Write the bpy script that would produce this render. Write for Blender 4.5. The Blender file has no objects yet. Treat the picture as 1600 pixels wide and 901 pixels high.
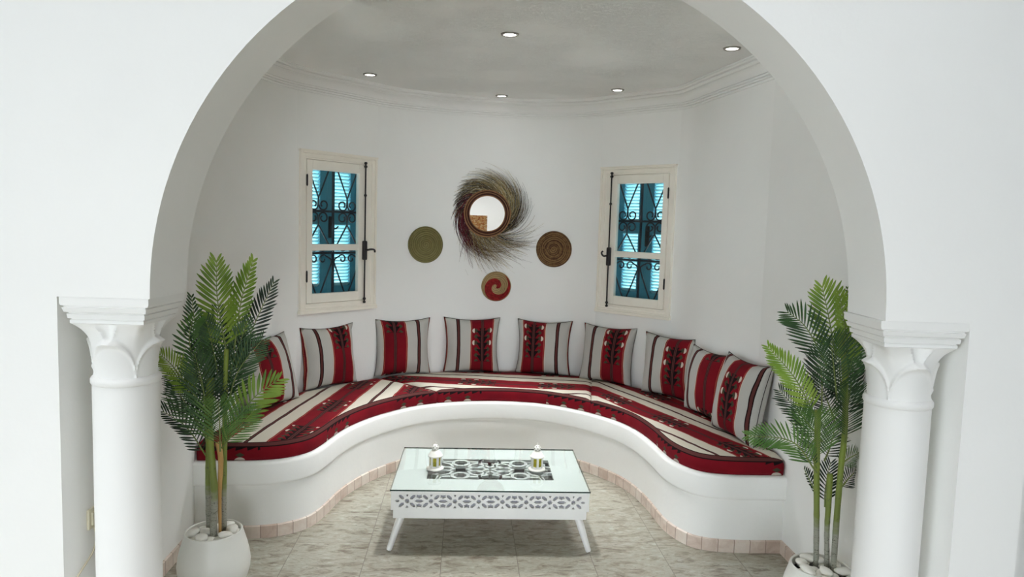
import bpy, bmesh, math, random
from mathutils import Vector, Matrix, geometry, noise as mnoise
C = bpy.context.scene
COL = C.collection
PI = math.pi

# ------------------------------------------------------------------ camera
F_PX, PITCH, ROLL, YAW = 1098.0, 0.08625, 0.02995, 0.06607
cam_d = bpy.data.cameras.new('camera'); cam = bpy.data.objects.new('camera', cam_d); COL.objects.link(cam)
_f = Vector((math.sin(YAW)*math.cos(PITCH), math.cos(YAW)*math.cos(PITCH), -math.sin(PITCH)))
_r = Vector((math.cos(YAW), -math.sin(YAW), 0)); _u = _r.cross(_f)
_r2 = math.cos(ROLL)*_r + math.sin(ROLL)*_u; _u2 = -math.sin(ROLL)*_r + math.cos(ROLL)*_u
CAM = Vector((0, 0, 1.75))
cam.matrix_world = Matrix(((_r2.x, _u2.x, -_f.x, CAM.x), (_r2.y, _u2.y, -_f.y, CAM.y), (_r2.z, _u2.z, -_f.z, CAM.z), (0, 0, 0, 1)))
cam_d.sensor_width = 36.0; cam_d.lens = F_PX/1600*36; cam_d.clip_start = .05
C.camera = cam

# ------------------------------------------------------------------ exposure, world, lights
C.view_settings.view_transform = 'Standard'; C.view_settings.look = 'None'
C.view_settings.exposure = 0.07; C.view_settings.gamma = 1.0; C.view_settings.use_curve_mapping = False
C.cycles.use_denoising = True
C.cycles.max_bounces = 16; C.cycles.diffuse_bounces = 12; C.cycles.transparent_max_bounces = 16
C.cycles.sample_clamp_indirect = 6.0
C.cycles.caustics_reflective = False; C.cycles.caustics_refractive = False
world = bpy.data.worlds.new('sky'); C.world = world; world.use_nodes = True
_bg = world.node_tree.nodes['Background']; _bg.inputs[0].default_value = (.86, .94, 1.0, 1); _bg.inputs[1].default_value = 8.2

def area_light(name, loc, direction, sx, sy, power, color=(1, 1, 1), spread=180):
    d = bpy.data.lights.new(name, 'AREA'); d.shape = 'RECTANGLE'; d.size = sx; d.size_y = sy; d.energy = power; d.color = color; d.spread = math.radians(spread)
    o = bpy.data.objects.new(name, d); COL.objects.link(o); o.location = loc
    o.rotation_euler = Vector(direction).to_track_quat('-Z', 'Z').to_euler()
    return o
# daylight from the unseen rear opening, then two added fill lights under the closed ceiling
area_light('daylight_rear', (3.3, -12.9, 1.9), (-.17, 1, 0), 3.0, 3.4, 20, (.98, .99, 1), 60)
area_light('overhead_fill', (-.9, .7, 4.2), (0, .02, -1), 5.0, 2.6, 68, (.98, .99, 1), 60)  # added fill: floor bounce lifts the niche, the ceiling has no opening here
area_light('rear_wall_fill', (.5, -10.6, 4.2), (0, -.75, -1), 4.0, 1.0, 90, (1, .99, .97), 70)  # added fill that whitens the rear wall reflected in the mirror
sun_d = bpy.data.lights.new('sun', 'SUN'); sun = bpy.data.objects.new('sun', sun_d); COL.objects.link(sun)
sun_d.energy = 14.0; sun_d.angle = .01; sun_d.color = (1, .97, .92)
sun.rotation_euler = Vector((.05, -.80, -.6)).to_track_quat('-Z', 'Z').to_euler()

# ------------------------------------------------------------------ helpers
def lin(c):
    o = []
    for v in c[:3]:
        v = v/255.0
        o.append(v/12.92 if v <= .04045 else ((v+.055)/1.055)**2.4)
    return (o[0], o[1], o[2], 1.0)

class NG:
    """tiny shader-graph writer"""
    def __init__(s, m):
        s.t = m.node_tree; s.n = s.t.nodes; s.l = s.t.links
    def node(s, typ, **kw):
        n = s.n.new(typ)
        for k, v in kw.items(): setattr(n, k, v)
        return n
    def put(s, sock, v):
        if hasattr(v, 'is_output'): s.l.new(v, sock)
        elif isinstance(v, (tuple, list)) and len(v) == 3 and sock.type == 'RGBA': sock.default_value = (*v, 1)
        else: sock.default_value = v
    def m(s, op, a, b=0.0, c=0.0):
        n = s.node('ShaderNodeMath', operation=op)
        for i, v in enumerate((a, b, c)): s.put(n.inputs[i], v)
        return n.outputs[0]
    def mix(s, f, a, b):
        n = s.node('ShaderNodeMix', data_type='RGBA')
        s.put(n.inputs[0], f); s.put(n.inputs[6], a); s.put(n.inputs[7], b)
        return n.outputs[2]
    def coord(s, kind='Object'):
        return s.node('ShaderNodeTexCoord').outputs[kind]
    def xyz(s, v):
        n = s.node('ShaderNodeSeparateXYZ'); s.l.new(v, n.inputs[0]); return n.outputs
    def scale(s, v, sc):
        n = s.node('ShaderNodeMapping'); s.l.new(v, n.inputs[0]); n.inputs['Scale'].default_value = sc; return n.outputs[0]
    def noise(s, v, sc, det=4, rough=.55, dist=0.0):
        n = s.node('ShaderNodeTexNoise')
        if v is not None: s.l.new(v, n.inputs['Vector'])
        n.inputs['Scale'].default_value = sc; n.inputs['Detail'].default_value = det
        n.inputs['Roughness'].default_value = rough; n.inputs['Distortion'].default_value = dist
        return n.outputs[0]
    def ramp(s, f, stops, interp='LINEAR'):
        n = s.node('ShaderNodeValToRGB'); r = n.color_ramp; r.interpolation = interp
        while len(r.elements) < len(stops): r.elements.new(.5)
        for e, (p, c) in zip(r.elements, stops): e.position = p; e.color = c if len(c) == 4 else (*c, 1)
        s.put(n.inputs[0], f); return n.outputs[0]
    def bump(s, h, strength=.3, dist=.01):
        n = s.node('ShaderNodeBump'); s.put(n.inputs['Height'], h); n.inputs['Strength'].default_value = strength
        n.inputs['Distance'].default_value = dist; return n.outputs[0]
    def band(s, x, a, b):      # 1 where a < x < b
        return s.m('MULTIPLY', s.m('GREATER_THAN', x, a), s.m('LESS_THAN', x, b))

def new_mat(name, color=(200, 200, 200), rough=.6, metal=0.0, spec=.5):
    m = bpy.data.materials.new(name); m.use_nodes = True
    b = m.node_tree.nodes['Principled BSDF']
    b.inputs['Base Color'].default_value = lin(color); b.inputs['Roughness'].default_value = rough
    b.inputs['Metallic'].default_value = metal; b.inputs['Specular IOR Level'].default_value = spec
    return m, NG(m), b

def varied(name, color, rough=.6, amount=.08, scale=8, bump=0.0, bscale=60, metal=0.0, spec=.5, stretch=(1, 1, 1)):
    m, g, b = new_mat(name, color, rough, metal, spec)
    v = g.scale(g.coord(), stretch); c = lin(color)
    n = g.noise(v, scale)
    lo = tuple(x*(1-amount) for x in c[:3]); hi = tuple(min(1, x*(1+amount)) for x in c[:3])
    g.put(b.inputs['Base Color'], g.ramp(n, [(.3, lo), (.7, hi)]))
    if bump: g.put(b.inputs['Normal'], g.bump(g.noise(v, bscale, 5), bump, .004))
    return m

def obj(name, bm, mats, parent=None, smooth=False, kind=None, recalc=True):
    if recalc: bmesh.ops.recalc_face_normals(bm, faces=bm.faces[:])
    me = bpy.data.meshes.new(name); bm.to_mesh(me); bm.free()
    for m in (mats if isinstance(mats, (list, tuple)) else [mats]): me.materials.append(m)
    if smooth: me.polygons.foreach_set('use_smooth', [True]*len(me.polygons))
    o = bpy.data.objects.new(name, me); COL.objects.link(o)
    if parent is not None: o.parent = parent
    if kind: o['kind'] = kind
    return o

def auto_smooth(o, deg=35):
    me = o.data
    me.polygons.foreach_set('use_smooth', [True]*len(me.polygons))
    me.set_sharp_from_angle(angle=math.radians(deg))
    return o

def thing(name, label, cat, loc=(0, 0, 0), rotz=0.0, group=None):
    o = bpy.data.objects.new(name, None); COL.objects.link(o); o.empty_display_size = .1
    o.location = loc; o.rotation_euler = (0, 0, rotz); o['label'] = label; o['category'] = cat
    if group: o['group'] = group
    return o

def tag(o, label, cat, group=None):
    o['label'] = label; o['category'] = cat
    if group: o['group'] = group
    return o

def box(bm, a, b, mi=0, M=None):
    vs = [Vector((x, y, z)) for x in (a[0], b[0]) for y in (a[1], b[1]) for z in (a[2], b[2])]
    if M is not None: vs = [M @ v for v in vs]
    v = [bm.verts.new(p) for p in vs]
    fs = []
    for q in ((0, 1, 3, 2), (4, 6, 7, 5), (0, 4, 5, 1), (2, 3, 7, 6), (0, 2, 6, 4), (1, 5, 7, 3)):
        f = bm.faces.new([v[i] for i in q]); f.material_index = mi; fs.append(f)
    return v

def bevel_all(bm, w, seg=2):
    bmesh.ops.bevel(bm, geom=bm.edges[:], offset=w, segments=seg, affect='EDGES', profile=.5)

def tube(bm, pts, rad, sides=6, cap=True, mi=0, closed=False):
    pts = [Vector(p) for p in pts]; n = len(pts)
    if not isinstance(rad, (list, tuple)): rad = [rad]*n
    rings = []; nrm = None
    for i, p in enumerate(pts):
        if closed: t = pts[(i+1) % n]-pts[i-1]
        else: t = pts[min(i+1, n-1)]-pts[max(i-1, 0)]
        if t.length < 1e-9: t = Vector((0, 0, 1))
        t.normalize()
        if nrm is None:
            ref = Vector((0, 0, 1)) if abs(t.z) < .9 else Vector((1, 0, 0))
            nrm = t.cross(ref).normalized()
        else:
            nrm = nrm - t*nrm.dot(t)
            nrm = nrm.normalized() if nrm.length > 1e-6 else t.orthogonal().normalized()
        bn = t.cross(nrm)
        rings.append([bm.verts.new(p+(nrm*math.cos(2*PI*k/sides)+bn*math.sin(2*PI*k/sides))*rad[i]) for k in range(sides)])
    m = n if closed else n-1
    for i in range(m):
        a, b = rings[i], rings[(i+1) % n]
        for k in range(sides):
            f = bm.faces.new((a[k], a[(k+1) % sides], b[(k+1) % sides], b[k])); f.material_index = mi
    if cap and not closed:
        bm.faces.new(rings[0][::-1]).material_index = mi; bm.faces.new(rings[-1]).material_index = mi

def lathe(bm, prof, seg=32, c=(0, 0, 0), mi=0, axis='Z', rot=0.0):
    rings = []
    for r, z in prof:
        if r < 1e-6:
            rings.append([bm.verts.new((c[0], c[1], c[2]+z) if axis == 'Z' else (c[0], c[1]+z, c[2]))]); continue
        ring = []
        for k in range(seg):
            a = 2*PI*k/seg+rot
            if axis == 'Z': ring.append(bm.verts.new((c[0]+r*math.cos(a), c[1]+r*math.sin(a), c[2]+z)))
            else: ring.append(bm.verts.new((c[0]+r*math.cos(a), c[1]+z, c[2]+r*math.sin(a))))
        rings.append(ring)
    for a, b in zip(rings, rings[1:]):
        for k in range(seg):
            k2 = (k+1) % seg
            if len(a) == 1 and len(b) == 1: continue
            if len(a) == 1: f = bm.faces.new((a[0], b[k], b[k2]))
            elif len(b) == 1: f = bm.faces.new((a[k], a[k2], b[0]))
            else: f = bm.faces.new((a[k], a[k2], b[k2], b[k]))
            f.material_index = mi
    return rings

def plate(bm, outer, holes, fn, mi=0):
    """outline with holes extruded; fn(x, y, side) -> world point, side 0 = face, 1 = back"""
    if not holes:
        tris = geometry.tessellate_polygon([[Vector((x, y, 0)) for x, y in outer]]); flat = list(outer)
        keep = [tuple(t) for t in tris]
    else:
        loops = [outer]+holes; pts = []; edges = []
        for l in loops:
            k = len(pts); pts += [Vector(p) for p in l]; edges += [(k+i, k+(i+1) % len(l)) for i in range(len(l))]
        vs, _, fs, *_ = geometry.delaunay_2d_cdt(pts, edges, [], 0, 1e-6)
        flat = [(v.x, v.y) for v in vs]
        def inside(p, l):
            c = False; j = len(l)-1
            for i in range(len(l)):
                (xi, yi), (xj, yj) = l[i], l[j]
                if (yi > p[1]) != (yj > p[1]) and p[0] < (xj-xi)*(p[1]-yi)/(yj-yi)+xi: c = not c
                j = i
            return c
        keep = []
        for f in fs:
            c = (sum(flat[i][0] for i in f)/len(f), sum(flat[i][1] for i in f)/len(f))
            if inside(c, outer) and not any(inside(c, h) for h in holes): keep.append(tuple(f))
    V = [[bm.verts.new(fn(x, y, s)) for x, y in flat] for s in (0, 1)]
    cnt = {}
    for t in keep:
        for s in (0, 1):
            try: bm.faces.new([V[s][i] for i in t]).material_index = mi
            except ValueError: pass
        for i in range(len(t)):
            e = (t[i], t[(i+1) % len(t)]); cnt[tuple(sorted(e))] = cnt.get(tuple(sorted(e)), 0)+1
    for (a, b), c in cnt.items():
        if c == 1:
            try: bm.faces.new((V[0][a], V[0][b], V[1][b], V[1][a])).material_index = mi
            except ValueError: pass
    for v in [v for v in bm.verts if not v.link_faces]: bm.verts.remove(v)

def grid(bm, rows, mi=0, closed_v=False):
    R = [[bm.verts.new(p) for p in r] for r in rows]
    for a, b in zip(R, R[1:]):
        n = len(a)
        for k in range(n if closed_v else n-1):
            bm.faces.new((a[k], a[(k+1) % n], b[(k+1) % n], b[k])).material_index = mi
    return R

def catmull(pts, per=6):
    P = [Vector(p) for p in pts]; out = []
    for i in range(len(P)-1):
        p0 = P[i-1] if i else P[0]*2-P[1]; p1, p2 = P[i], P[i+1]; p3 = P[i+2] if i+2 < len(P) else P[-1]*2-P[-2]
        for k in range(per):
            t = k/per
            out.append(.5*((2*p1)+(p2-p0)*t+(2*p0-5*p1+4*p2-p3)*t*t+(3*p1-p0-3*p2+p3)*t**3))
    out.append(P[-1]); return out

def resample(pts, n):
    P = [Vector(p) for p in pts]; L = [0]
    for a, b in zip(P, P[1:]): L.append(L[-1]+(b-a).length)
    out = []; j = 0
    for i in range(n):
        d = L[-1]*i/(n-1)
        while j < len(P)-2 and L[j+1] < d: j += 1
        t = (d-L[j])/max(1e-9, L[j+1]-L[j]); out.append(P[j].lerp(P[j+1], min(1, t)))
    return out

def offset2(pts, d):
    """offset a 2D polyline to its right-hand side (positive d), mitred"""
    P = [Vector((p[0], p[1])) for p in pts]; out = []
    for i, p in enumerate(P):
        ns = []
        if i > 0:
            t = (p-P[i-1]).normalized(); ns.append(Vector((t.y, -t.x)))
        if i < len(P)-1:
            t = (P[i+1]-p).normalized(); ns.append(Vector((t.y, -t.x)))
        n = sum(ns, Vector((0, 0))); n.normalize()
        out.append(p+n*(d/max(.5, n.dot(ns[0]))))
    return out

# ------------------------------------------------------------------ materials of the setting
def plaster(name, color, bump=.12, bscale=35):
    m, g, b = new_mat(name, color, .75, 0, .3)
    v = g.coord(); c = lin(color)
    n = g.noise(v, 1.3, 3)
    g.put(b.inputs['Base Color'], g.ramp(n, [(.3, tuple(x*.97 for x in c[:3])), (.7, c)]))
    h = g.m('ADD', g.m('MULTIPLY', g.noise(v, 5, 4), 1.0), g.m('MULTIPLY', g.noise(v, bscale, 4), .25))
    g.put(b.inputs['Normal'], g.bump(h, bump, .02)); return m
M_WALL = plaster('white_plaster', (245, 245, 243))
M_HALL = plaster('sand_plaster', (152, 150, 148))
M_BENCH = plaster('bench_plaster', (243, 243, 240), .16, 18)
M_COLUMN = plaster('column_paint', (240, 240, 238), .05)

def ceiling_mat():
    m, g, b = new_mat('stucco_ceiling', (250, 250, 248), .36, 0, .5)
    v = g.coord()
    w = g.scale(v, (14, 34, 1)); k = g.noise(w, 1.6, 6, .62, 1.6)
    st = g.ramp(k, [(.42, (0, 0, 0)), (.50, (1, 1, 1)), (.56, (.2, .2, .2)), (.66, (1, 1, 1))])
    mask = g.ramp(g.noise(v, 2.2, 2), [(.35, (0, 0, 0)), (.7, (1, 1, 1))])
    g.put(b.inputs['Normal'], g.bump(g.m('MULTIPLY', st, mask), .6, .006)); return m
M_CEIL = ceiling_mat()

def floor_mat():
    m, g, b = new_mat('marbled_tile', (178, 172, 158), .22, 0, .5)
    v = g.coord(); x, y, z = g.xyz(v)
    T = .40; ax = g.m('DIVIDE', g.m('SUBTRACT', x, .3067), T); ay = g.m('DIVIDE', g.m('SUBTRACT', y, 3.778), T)
    ix = g.m('FLOOR', ax); iy = g.m('FLOOR', ay)
    fx = g.m('FRACT', ax); fy = g.m('FRACT', ay)
    ex = g.m('MINIMUM', fx, g.m('SUBTRACT', 1.0, fx)); ey = g.m('MINIMUM', fy, g.m('SUBTRACT', 1.0, fy))
    gr = g.m('LESS_THAN', g.m('MINIMUM', ex, ey), .0045)
    cv = g.node('ShaderNodeCombineXYZ')
    g.put(cv.inputs[0], g.m('ADD', g.m('MULTIPLY', x, 6.5), g.m('MULTIPLY', ix, 7.31)))
    g.put(cv.inputs[1], g.m('ADD', g.m('MULTIPLY', y, 17.0), g.m('MULTIPLY', iy, 3.77)))
    g.put(cv.inputs[2], g.m('ADD', g.m('MULTIPLY', ix, 1.7), g.m('MULTIPLY', iy, 2.9)))
    n1 = g.noise(cv.outputs[0], 1.3, 6, .65, .6)
    base = g.ramp(n1, [(.30, lin((114, 102, 90))), (.43, lin((146, 139, 126))), (.52, lin((166, 163, 149))), (.62, lin((157, 151, 138))), (.74, lin((127, 116, 104)))])
    n2 = g.noise(cv.outputs[0], 5.2, 7, .72, .6)
    vein = g.ramp(n2, [(.585, (0, 0, 0)), (.64, (1, 1, 1)), (.72, (1, 1, 1))])
    c = g.mix(g.m('MULTIPLY', vein, .60), base, lin((98, 89, 78)))
    n3 = g.noise(cv.outputs[0], 2.4, 5, .6, .3)
    c = g.mix(g.m('MULTIPLY', g.ramp(n3, [(.55, (0, 0, 0)), (.68, (1, 1, 1))]), .35), c, lin((204, 203, 190)))
    c = g.mix(gr, c, lin((110, 100, 90)))
    g.put(b.inputs['Base Color'], c)
    g.put(b.inputs['Roughness'], g.m('ADD', .22, g.m('MULTIPLY', gr, .5)))
    g.put(b.inputs['Normal'], g.bump(g.m('SUBTRACT', 1.0, gr), .25, .002)); return m
M_FLOOR = floor_mat()

def skirting_mat():
    m, g, b = new_mat('pink_marble_skirting', (214, 198, 186), .35)
    uv = g.coord('UV'); u, v, w = g.xyz(uv)
    k = g.m('DIVIDE', u, .088); f = g.m('FRACT', k); i = g.m('FLOOR', k)
    gr = g.m('LESS_THAN', g.m('MINIMUM', f, g.m('SUBTRACT', 1.0, f)), .025)
    wn = g.node('ShaderNodeTexWhiteNoise', noise_dimensions='1D'); g.put(wn.inputs['W'], i)
    n = g.noise(g.coord(), 14, 5, .6, .8)
    c = g.ramp(g.m('ADD', g.m('MULTIPLY', n, .7), g.m('MULTIPLY', wn.outputs[0], .3)), [(.3, lin((196, 174, 160))), (.5, lin((217, 201, 189))), (.7, lin((226, 216, 205)))])
    g.put(b.inputs['Base Color'], g.mix(gr, c, lin((160, 138, 124)))); return m
M_SKIRT = skirting_mat()
M_CREAM = varied('cream_window_paint', (245, 240, 229), .45, .02)
M_IRON = varied('black_iron', (26, 22, 24), .5, .15, 20, .15)
M_GRILLE = varied('grille_iron', (28, 34, 46), .5, .15, 20)
M_BLUE = varied('blue_shutter_paint', (70, 138, 160), .5, .06)
M_BLUE_LIT = varied('sunlit_louvre_blue', (176, 222, 229), .5, .04)  # shutter blue made paler: outside light on the slats put into the colour

def glass_mat(name, tint=(1, 1, 1), ior=1.45, gloss=1.0):
    m = bpy.data.materials.new(name); m.use_nodes = True; g = NG(m); g.n.clear()
    out = g.node('ShaderNodeOutputMaterial'); tr = g.node('ShaderNodeBsdfTransparent'); gl = g.node('ShaderNodeBsdfGlossy')
    tr.inputs[0].default_value = (*tint, 1); gl.inputs['Roughness'].default_value = .02
    fr = g.node('ShaderNodeFresnel'); fr.inputs['IOR'].default_value = ior
    mx = g.node('ShaderNodeMixShader')
    geo = g.node('ShaderNodeNewGeometry'); g.put(mx.inputs[0], g.m('MULTIPLY', g.m('MULTIPLY', fr.outputs[0], gloss), g.m('SUBTRACT', 1.0, geo.outputs['Backfacing']))); g.l.new(tr.outputs[0], mx.inputs[1]); g.l.new(gl.outputs[0], mx.inputs[2])
    g.l.new(mx.outputs[0], out.inputs[0]); return m
M_PANE = glass_mat('window_pane_glass', (.93, .97, .97), 1.35, .6)

# ------------------------------------------------------------------ the niche plan (from left pier round the apse to right pier)
WL_A, WL_B = Vector((-1.195, 5.102)), Vector((-.725, 5.607))      # left window, ends on the wall
WR_A, WR_B = Vector((1.09, 5.727)), Vector((1.560, 5.231))        # right window
SEG_L = catmull([(-1.45, 4.10), (-1.445, 4.30), (-1.40, 4.62), (-1.305, 4.92), (-1.205, 5.090)], 5)
SEG_M = catmull([(-.713, 5.619), (-.60, 5.70), (-.3, 5.84), (0, 5.92), (.36, 5.96), (.66, 5.93), (.93, 5.84), (1.08, 5.738)], 5)
SEG_R = [Vector(p) for p in ((1.569, 5.222), (1.604, 5.168), (1.630, 5.09), (1.647, 4.99), (1.660, 4.86), (1.78, 4.10))]
YL, YR = 2.57, 2.37
WALL = [Vector((-1.45, YL))]+SEG_L+SEG_M+SEG_R+[Vector((1.78, YR))]
CEIL_Z = 2.80

def wall_at(x):
    """point, tangent and room-side normal on the curved back wall at a given x"""
    for a, b in zip(WALL, WALL[1:]):
        if a.x <= x <= b.x and b.x-a.x > 1e-6:
            t = (x-a.x)/(b.x-a.x); d = (b-a).normalized(); return a.lerp(b, t), d, Vector((d.y, -d.x))
    raise ValueError(x)

def press(p, gap):
    """keep a soft thing in front of the niche wall: squash a point that would enter it back to the surface"""
    q = Vector((p.x, p.y)); best = None
    for a, b in zip(WALL, WALL[1:]):
        d = b-a; t = max(0, min(1, (q-a).dot(d)/d.length_squared)); c = a+d*t; L = (q-c).length
        if best is None or L < best[0]:
            n = Vector((d.y, -d.x)).normalized(); best = (L, (q-c).dot(n), n)
    if best[1] < gap:
        q = q+best[2]*(gap-best[1]); return Vector((q.x, q.y, p.z))
    return p
WZ0, WZ1 = 1.095, 2.252
def skin(name, pts, z0, z1, holes=()):
    """wall with inner and outer skin; holes: list of (index of segment, from, to, z0, z1)"""
    bm = bmesh.new(); outp = offset2(pts, -.28)
    order = sorted(range(len(pts)-1), key=lambda i: any(q[0] == i for q in holes)); merged = False
    for i in order:
        if not merged and any(q[0] == i for q in holes): bmesh.ops.remove_doubles(bm, verts=bm.verts[:], dist=1e-4); merged = True
        a, b, c, d = pts[i], pts[i+1], outp[i], outp[i+1]
        h = [q for q in holes if q[0] == i]
        if not h:
            for p, q in ((a, b), (c, d)):
                bm.faces.new([bm.verts.new((*p, z0)), bm.verts.new((*q, z0)), bm.verts.new((*q, z1)), bm.verts.new((*p, z1))])
            bm.faces.new([bm.verts.new((*a, z1)), bm.verts.new((*b, z1)), bm.verts.new((*d, z1)), bm.verts.new((*c, z1))])
        else:
            _, s0, s1, hz0, hz1 = h[0]; L = (b-a).length
            def fn(x, y, s, a=a, b=b, L=L):
                t = (b-a).normalized(); n = Vector((-t.y, t.x)); p = a+t*x+n*(.28*s); return (p.x, p.y, y)
            plate(bm, [(0, z0), (L, z0), (L, z1), (0, z1)], [[(s0, hz0), (s1, hz0), (s1, hz1), (s0, hz1)]], fn)
    for k in (0, -1):
        bm.faces.new([bm.verts.new((*pts[k], z0)), bm.verts.new((*outp[k], z0)), bm.verts.new((*outp[k], z1)), bm.verts.new((*pts[k], z1))])
    if not merged: bmesh.ops.remove_doubles(bm, verts=bm.verts[:], dist=1e-4)
    o = obj(name, bm, M_WALL, kind='structure'); auto_smooth(o, 20); return o
_bk = SEG_L[5:]+SEG_M+SEG_R
_i1 = len(SEG_L[5:])-1; _i2 = _i1+len(SEG_M)
skin('wall_back', _bk, 0, CEIL_Z+.05, [(_i1, .06, .63, WZ0+.05, WZ1-.04), (_i2, .06, .63, WZ0+.05, WZ1-.04)])
skin('wall_left', [Vector((-1.45, YL))]+SEG_L[:6], 0, CEIL_Z+.05)
skin('wall_right', [SEG_R[-1], Vector((1.78, YR))], 0, CEIL_Z+.05)

# floor and niche ceiling
bm = bmesh.new(); box(bm, (-6.3, -13.3, -.10), (6.3, 6.6, 0)); obj('floor', bm, M_FLOOR, kind='structure')
bm = bmesh.new()
ring = WALL
lo = [bm.verts.new((p.x, p.y, CEIL_Z)) for p in offset2(ring, -.1)]; hi = [bm.verts.new((v.co.x, v.co.y, CEIL_Z+.12)) for v in lo]
bm.faces.new(lo); bm.faces.new(hi)
for i in range(len(lo)):
    j = (i+1) % len(lo); bm.faces.new((lo[i], lo[j], hi[j], hi[i]))
obj('ceiling', bm, M_CEIL, kind='structure')

# cornice swept along the niche wall
CORN = [(0, 2.662), (.012, 2.662), (.012, 2.673), (.006, 2.674), (.006, 2.677), (.023, 2.678), (.023, 2.687), (.016, 2.688), (.016, 2.691), (.034, 2.692), (.034, 2.701), (.028, 2.702),
        (.028, 2.705), (.040, 2.706), (.045, 2.722), (.055, 2.736), (.068, 2.747), (.082, 2.753), (.076, 2.754), (.076, 2.757), (.092, 2.758), (.105, 2.768), (.105, 2.773), (.097, 2.774),
        (.097, 2.777), (.116, 2.778), (.124, 2.786), (.124, 2.792), (.130, 2.793), (.130, 2.80)]
bm = bmesh.new(); cp = [Vector((-1.45, YL+.27))]+SEG_L+SEG_M+SEG_R+[Vector((1.78, YR+.27))]
grid(bm, [[(p.x, p.y, z) for p in offset2(cp, d)] for d, z in CORN])
auto_smooth(obj('trim_1', bm, M_WALL, kind='structure'), 25)

# ------------------------------------------------------------------ arch wall
ANG = -math.atan2(.2, 3.23)
AO = Vector((-1.45, 2.55, 0)); AU = Vector((math.cos(ANG), math.sin(ANG), 0)); AN = Vector((-math.sin(ANG), math.cos(ANG), 0))
def AP(u, t, z): return AO+AU*u+AN*t+Vector((0, 0, z))
ARC_U, ARC_Z, ARC_R, ARC_T, SPR = 1.640, 1.468, 1.294, .28, 1.462
bm = bmesh.new()
NA = 72
half_w = ARC_R
arc = [(ARC_U-math.cos(PI*k/NA)*ARC_R, ARC_Z+math.sin(PI*k/NA)*ARC_R) for k in range(NA+1)]
outl = [(-4.7, 0), (0.02, 0), (0.02, SPR), (ARC_U-ARC_R, SPR)]+arc+[(ARC_U+ARC_R, SPR), (3.235, SPR), (3.235, 0), (3.475, 0), (3.475, 4.35), (-4.7, 4.35)]
plate(bm, outl, [], lambda x, y, s: AP(x, ARC_T*s, y))
bmesh.ops.remove_doubles(bm, verts=bm.verts[:], dist=1e-4)
auto_smooth(obj('wall_front', bm, M_WALL, kind='structure'), 30)

# return wall to the right of the pier and the rest of the front room behind the camera
bm = bmesh.new()
pR = AP(3.475, 0, 0)
box(bm, (pR.x-.02, pR.y+.02, 0), (pR.x+.0, 2.9, 4.35)); box(bm, (pR.x-.02, 2.75, 0), (6.1, 2.95, 4.35)); obj('wall_passage', bm, M_WALL, kind='structure')
RY0, XL0, XR0, HZ = -13.0, -6.0, 6.0, 4.3
bm = bmesh.new()
box(bm, (XL0-.15, RY0-.15, 0), (-5.5, RY0, HZ)); box(bm, (-.7, RY0-.15, 0), (1.7, RY0, HZ)); box(bm, (4.9, RY0-.15, 0), (XR0+.15, RY0, HZ))
box(bm, (-5.5, RY0-.15, 3.7), (-.7, RY0, HZ)); box(bm, (1.7, RY0-.15, 3.7), (4.9, RY0, HZ))
obj('wall_rear', bm, M_WALL, kind='structure')
bm = bmesh.new()
box(bm, (XL0-.15, RY0, 0), (XL0, -4.9, HZ)); box(bm, (XL0-.15, -1.1, 0), (XL0, 3.2, HZ)); box(bm, (XL0-.15, -4.9, 2.9), (XL0, -1.1, HZ))
obj('wall_side_left', bm, M_HALL, kind='structure')
bm = bmesh.new(); box(bm, (XR0, RY0, 0), (XR0+.15, 4.2, HZ)); obj('wall_side_right', bm, M_HALL, kind='structure')
bm = bmesh.new(); box(bm, (XL0-.15, RY0-.15, HZ), (XR0+.15, 4.2, HZ+.15)); obj('ceiling_front', bm, M_HALL, kind='structure')

# skirting along the side walls
def ribbon_uv(bm, rows, mi=0):
    """rows: list of polylines from bottom to top; uv = (length, height)"""
    uvl = bm.loops.layers.uv.verify(); R = [[bm.verts.new(p) for p in r] for r in rows]
    L = [0]
    for a, b in zip(rows[0], rows[0][1:]): L.append(L[-1]+(Vector(b)-Vector(a)).length)
    H = [0]
    for a, b in zip(rows, rows[1:]): H.append(H[-1]+(Vector(b[0])-Vector(a[0])).length)
    for j in range(len(R)-1):
        for i in range(len(R[0])-1):
            f = bm.faces.new((R[j][i], R[j][i+1], R[j+1][i+1], R[j+1][i])); f.material_index = mi
            for lp, (ii, jj) in zip(f.loops, ((i, j), (i+1, j), (i+1, j+1), (i, j+1))): lp[uvl].uv = (L[ii], H[jj])
    return R
for nm, a, b in (('baseboard_left', (-1.45, YL+.06), (-1.45, 3.83)), ('baseboard_right', (1.78, 3.67), (1.78, YR+.06))):
    bm = bmesh.new(); pp = [Vector(a), Vector(b)]
    ribbon_uv(bm, [[(p.x, p.y, z) for p in offset2(pp, d)] for d, z in ((.011, 0), (.011, .068), (0, .072))])
    obj(nm, bm, M_SKIRT, kind='structure')

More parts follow.
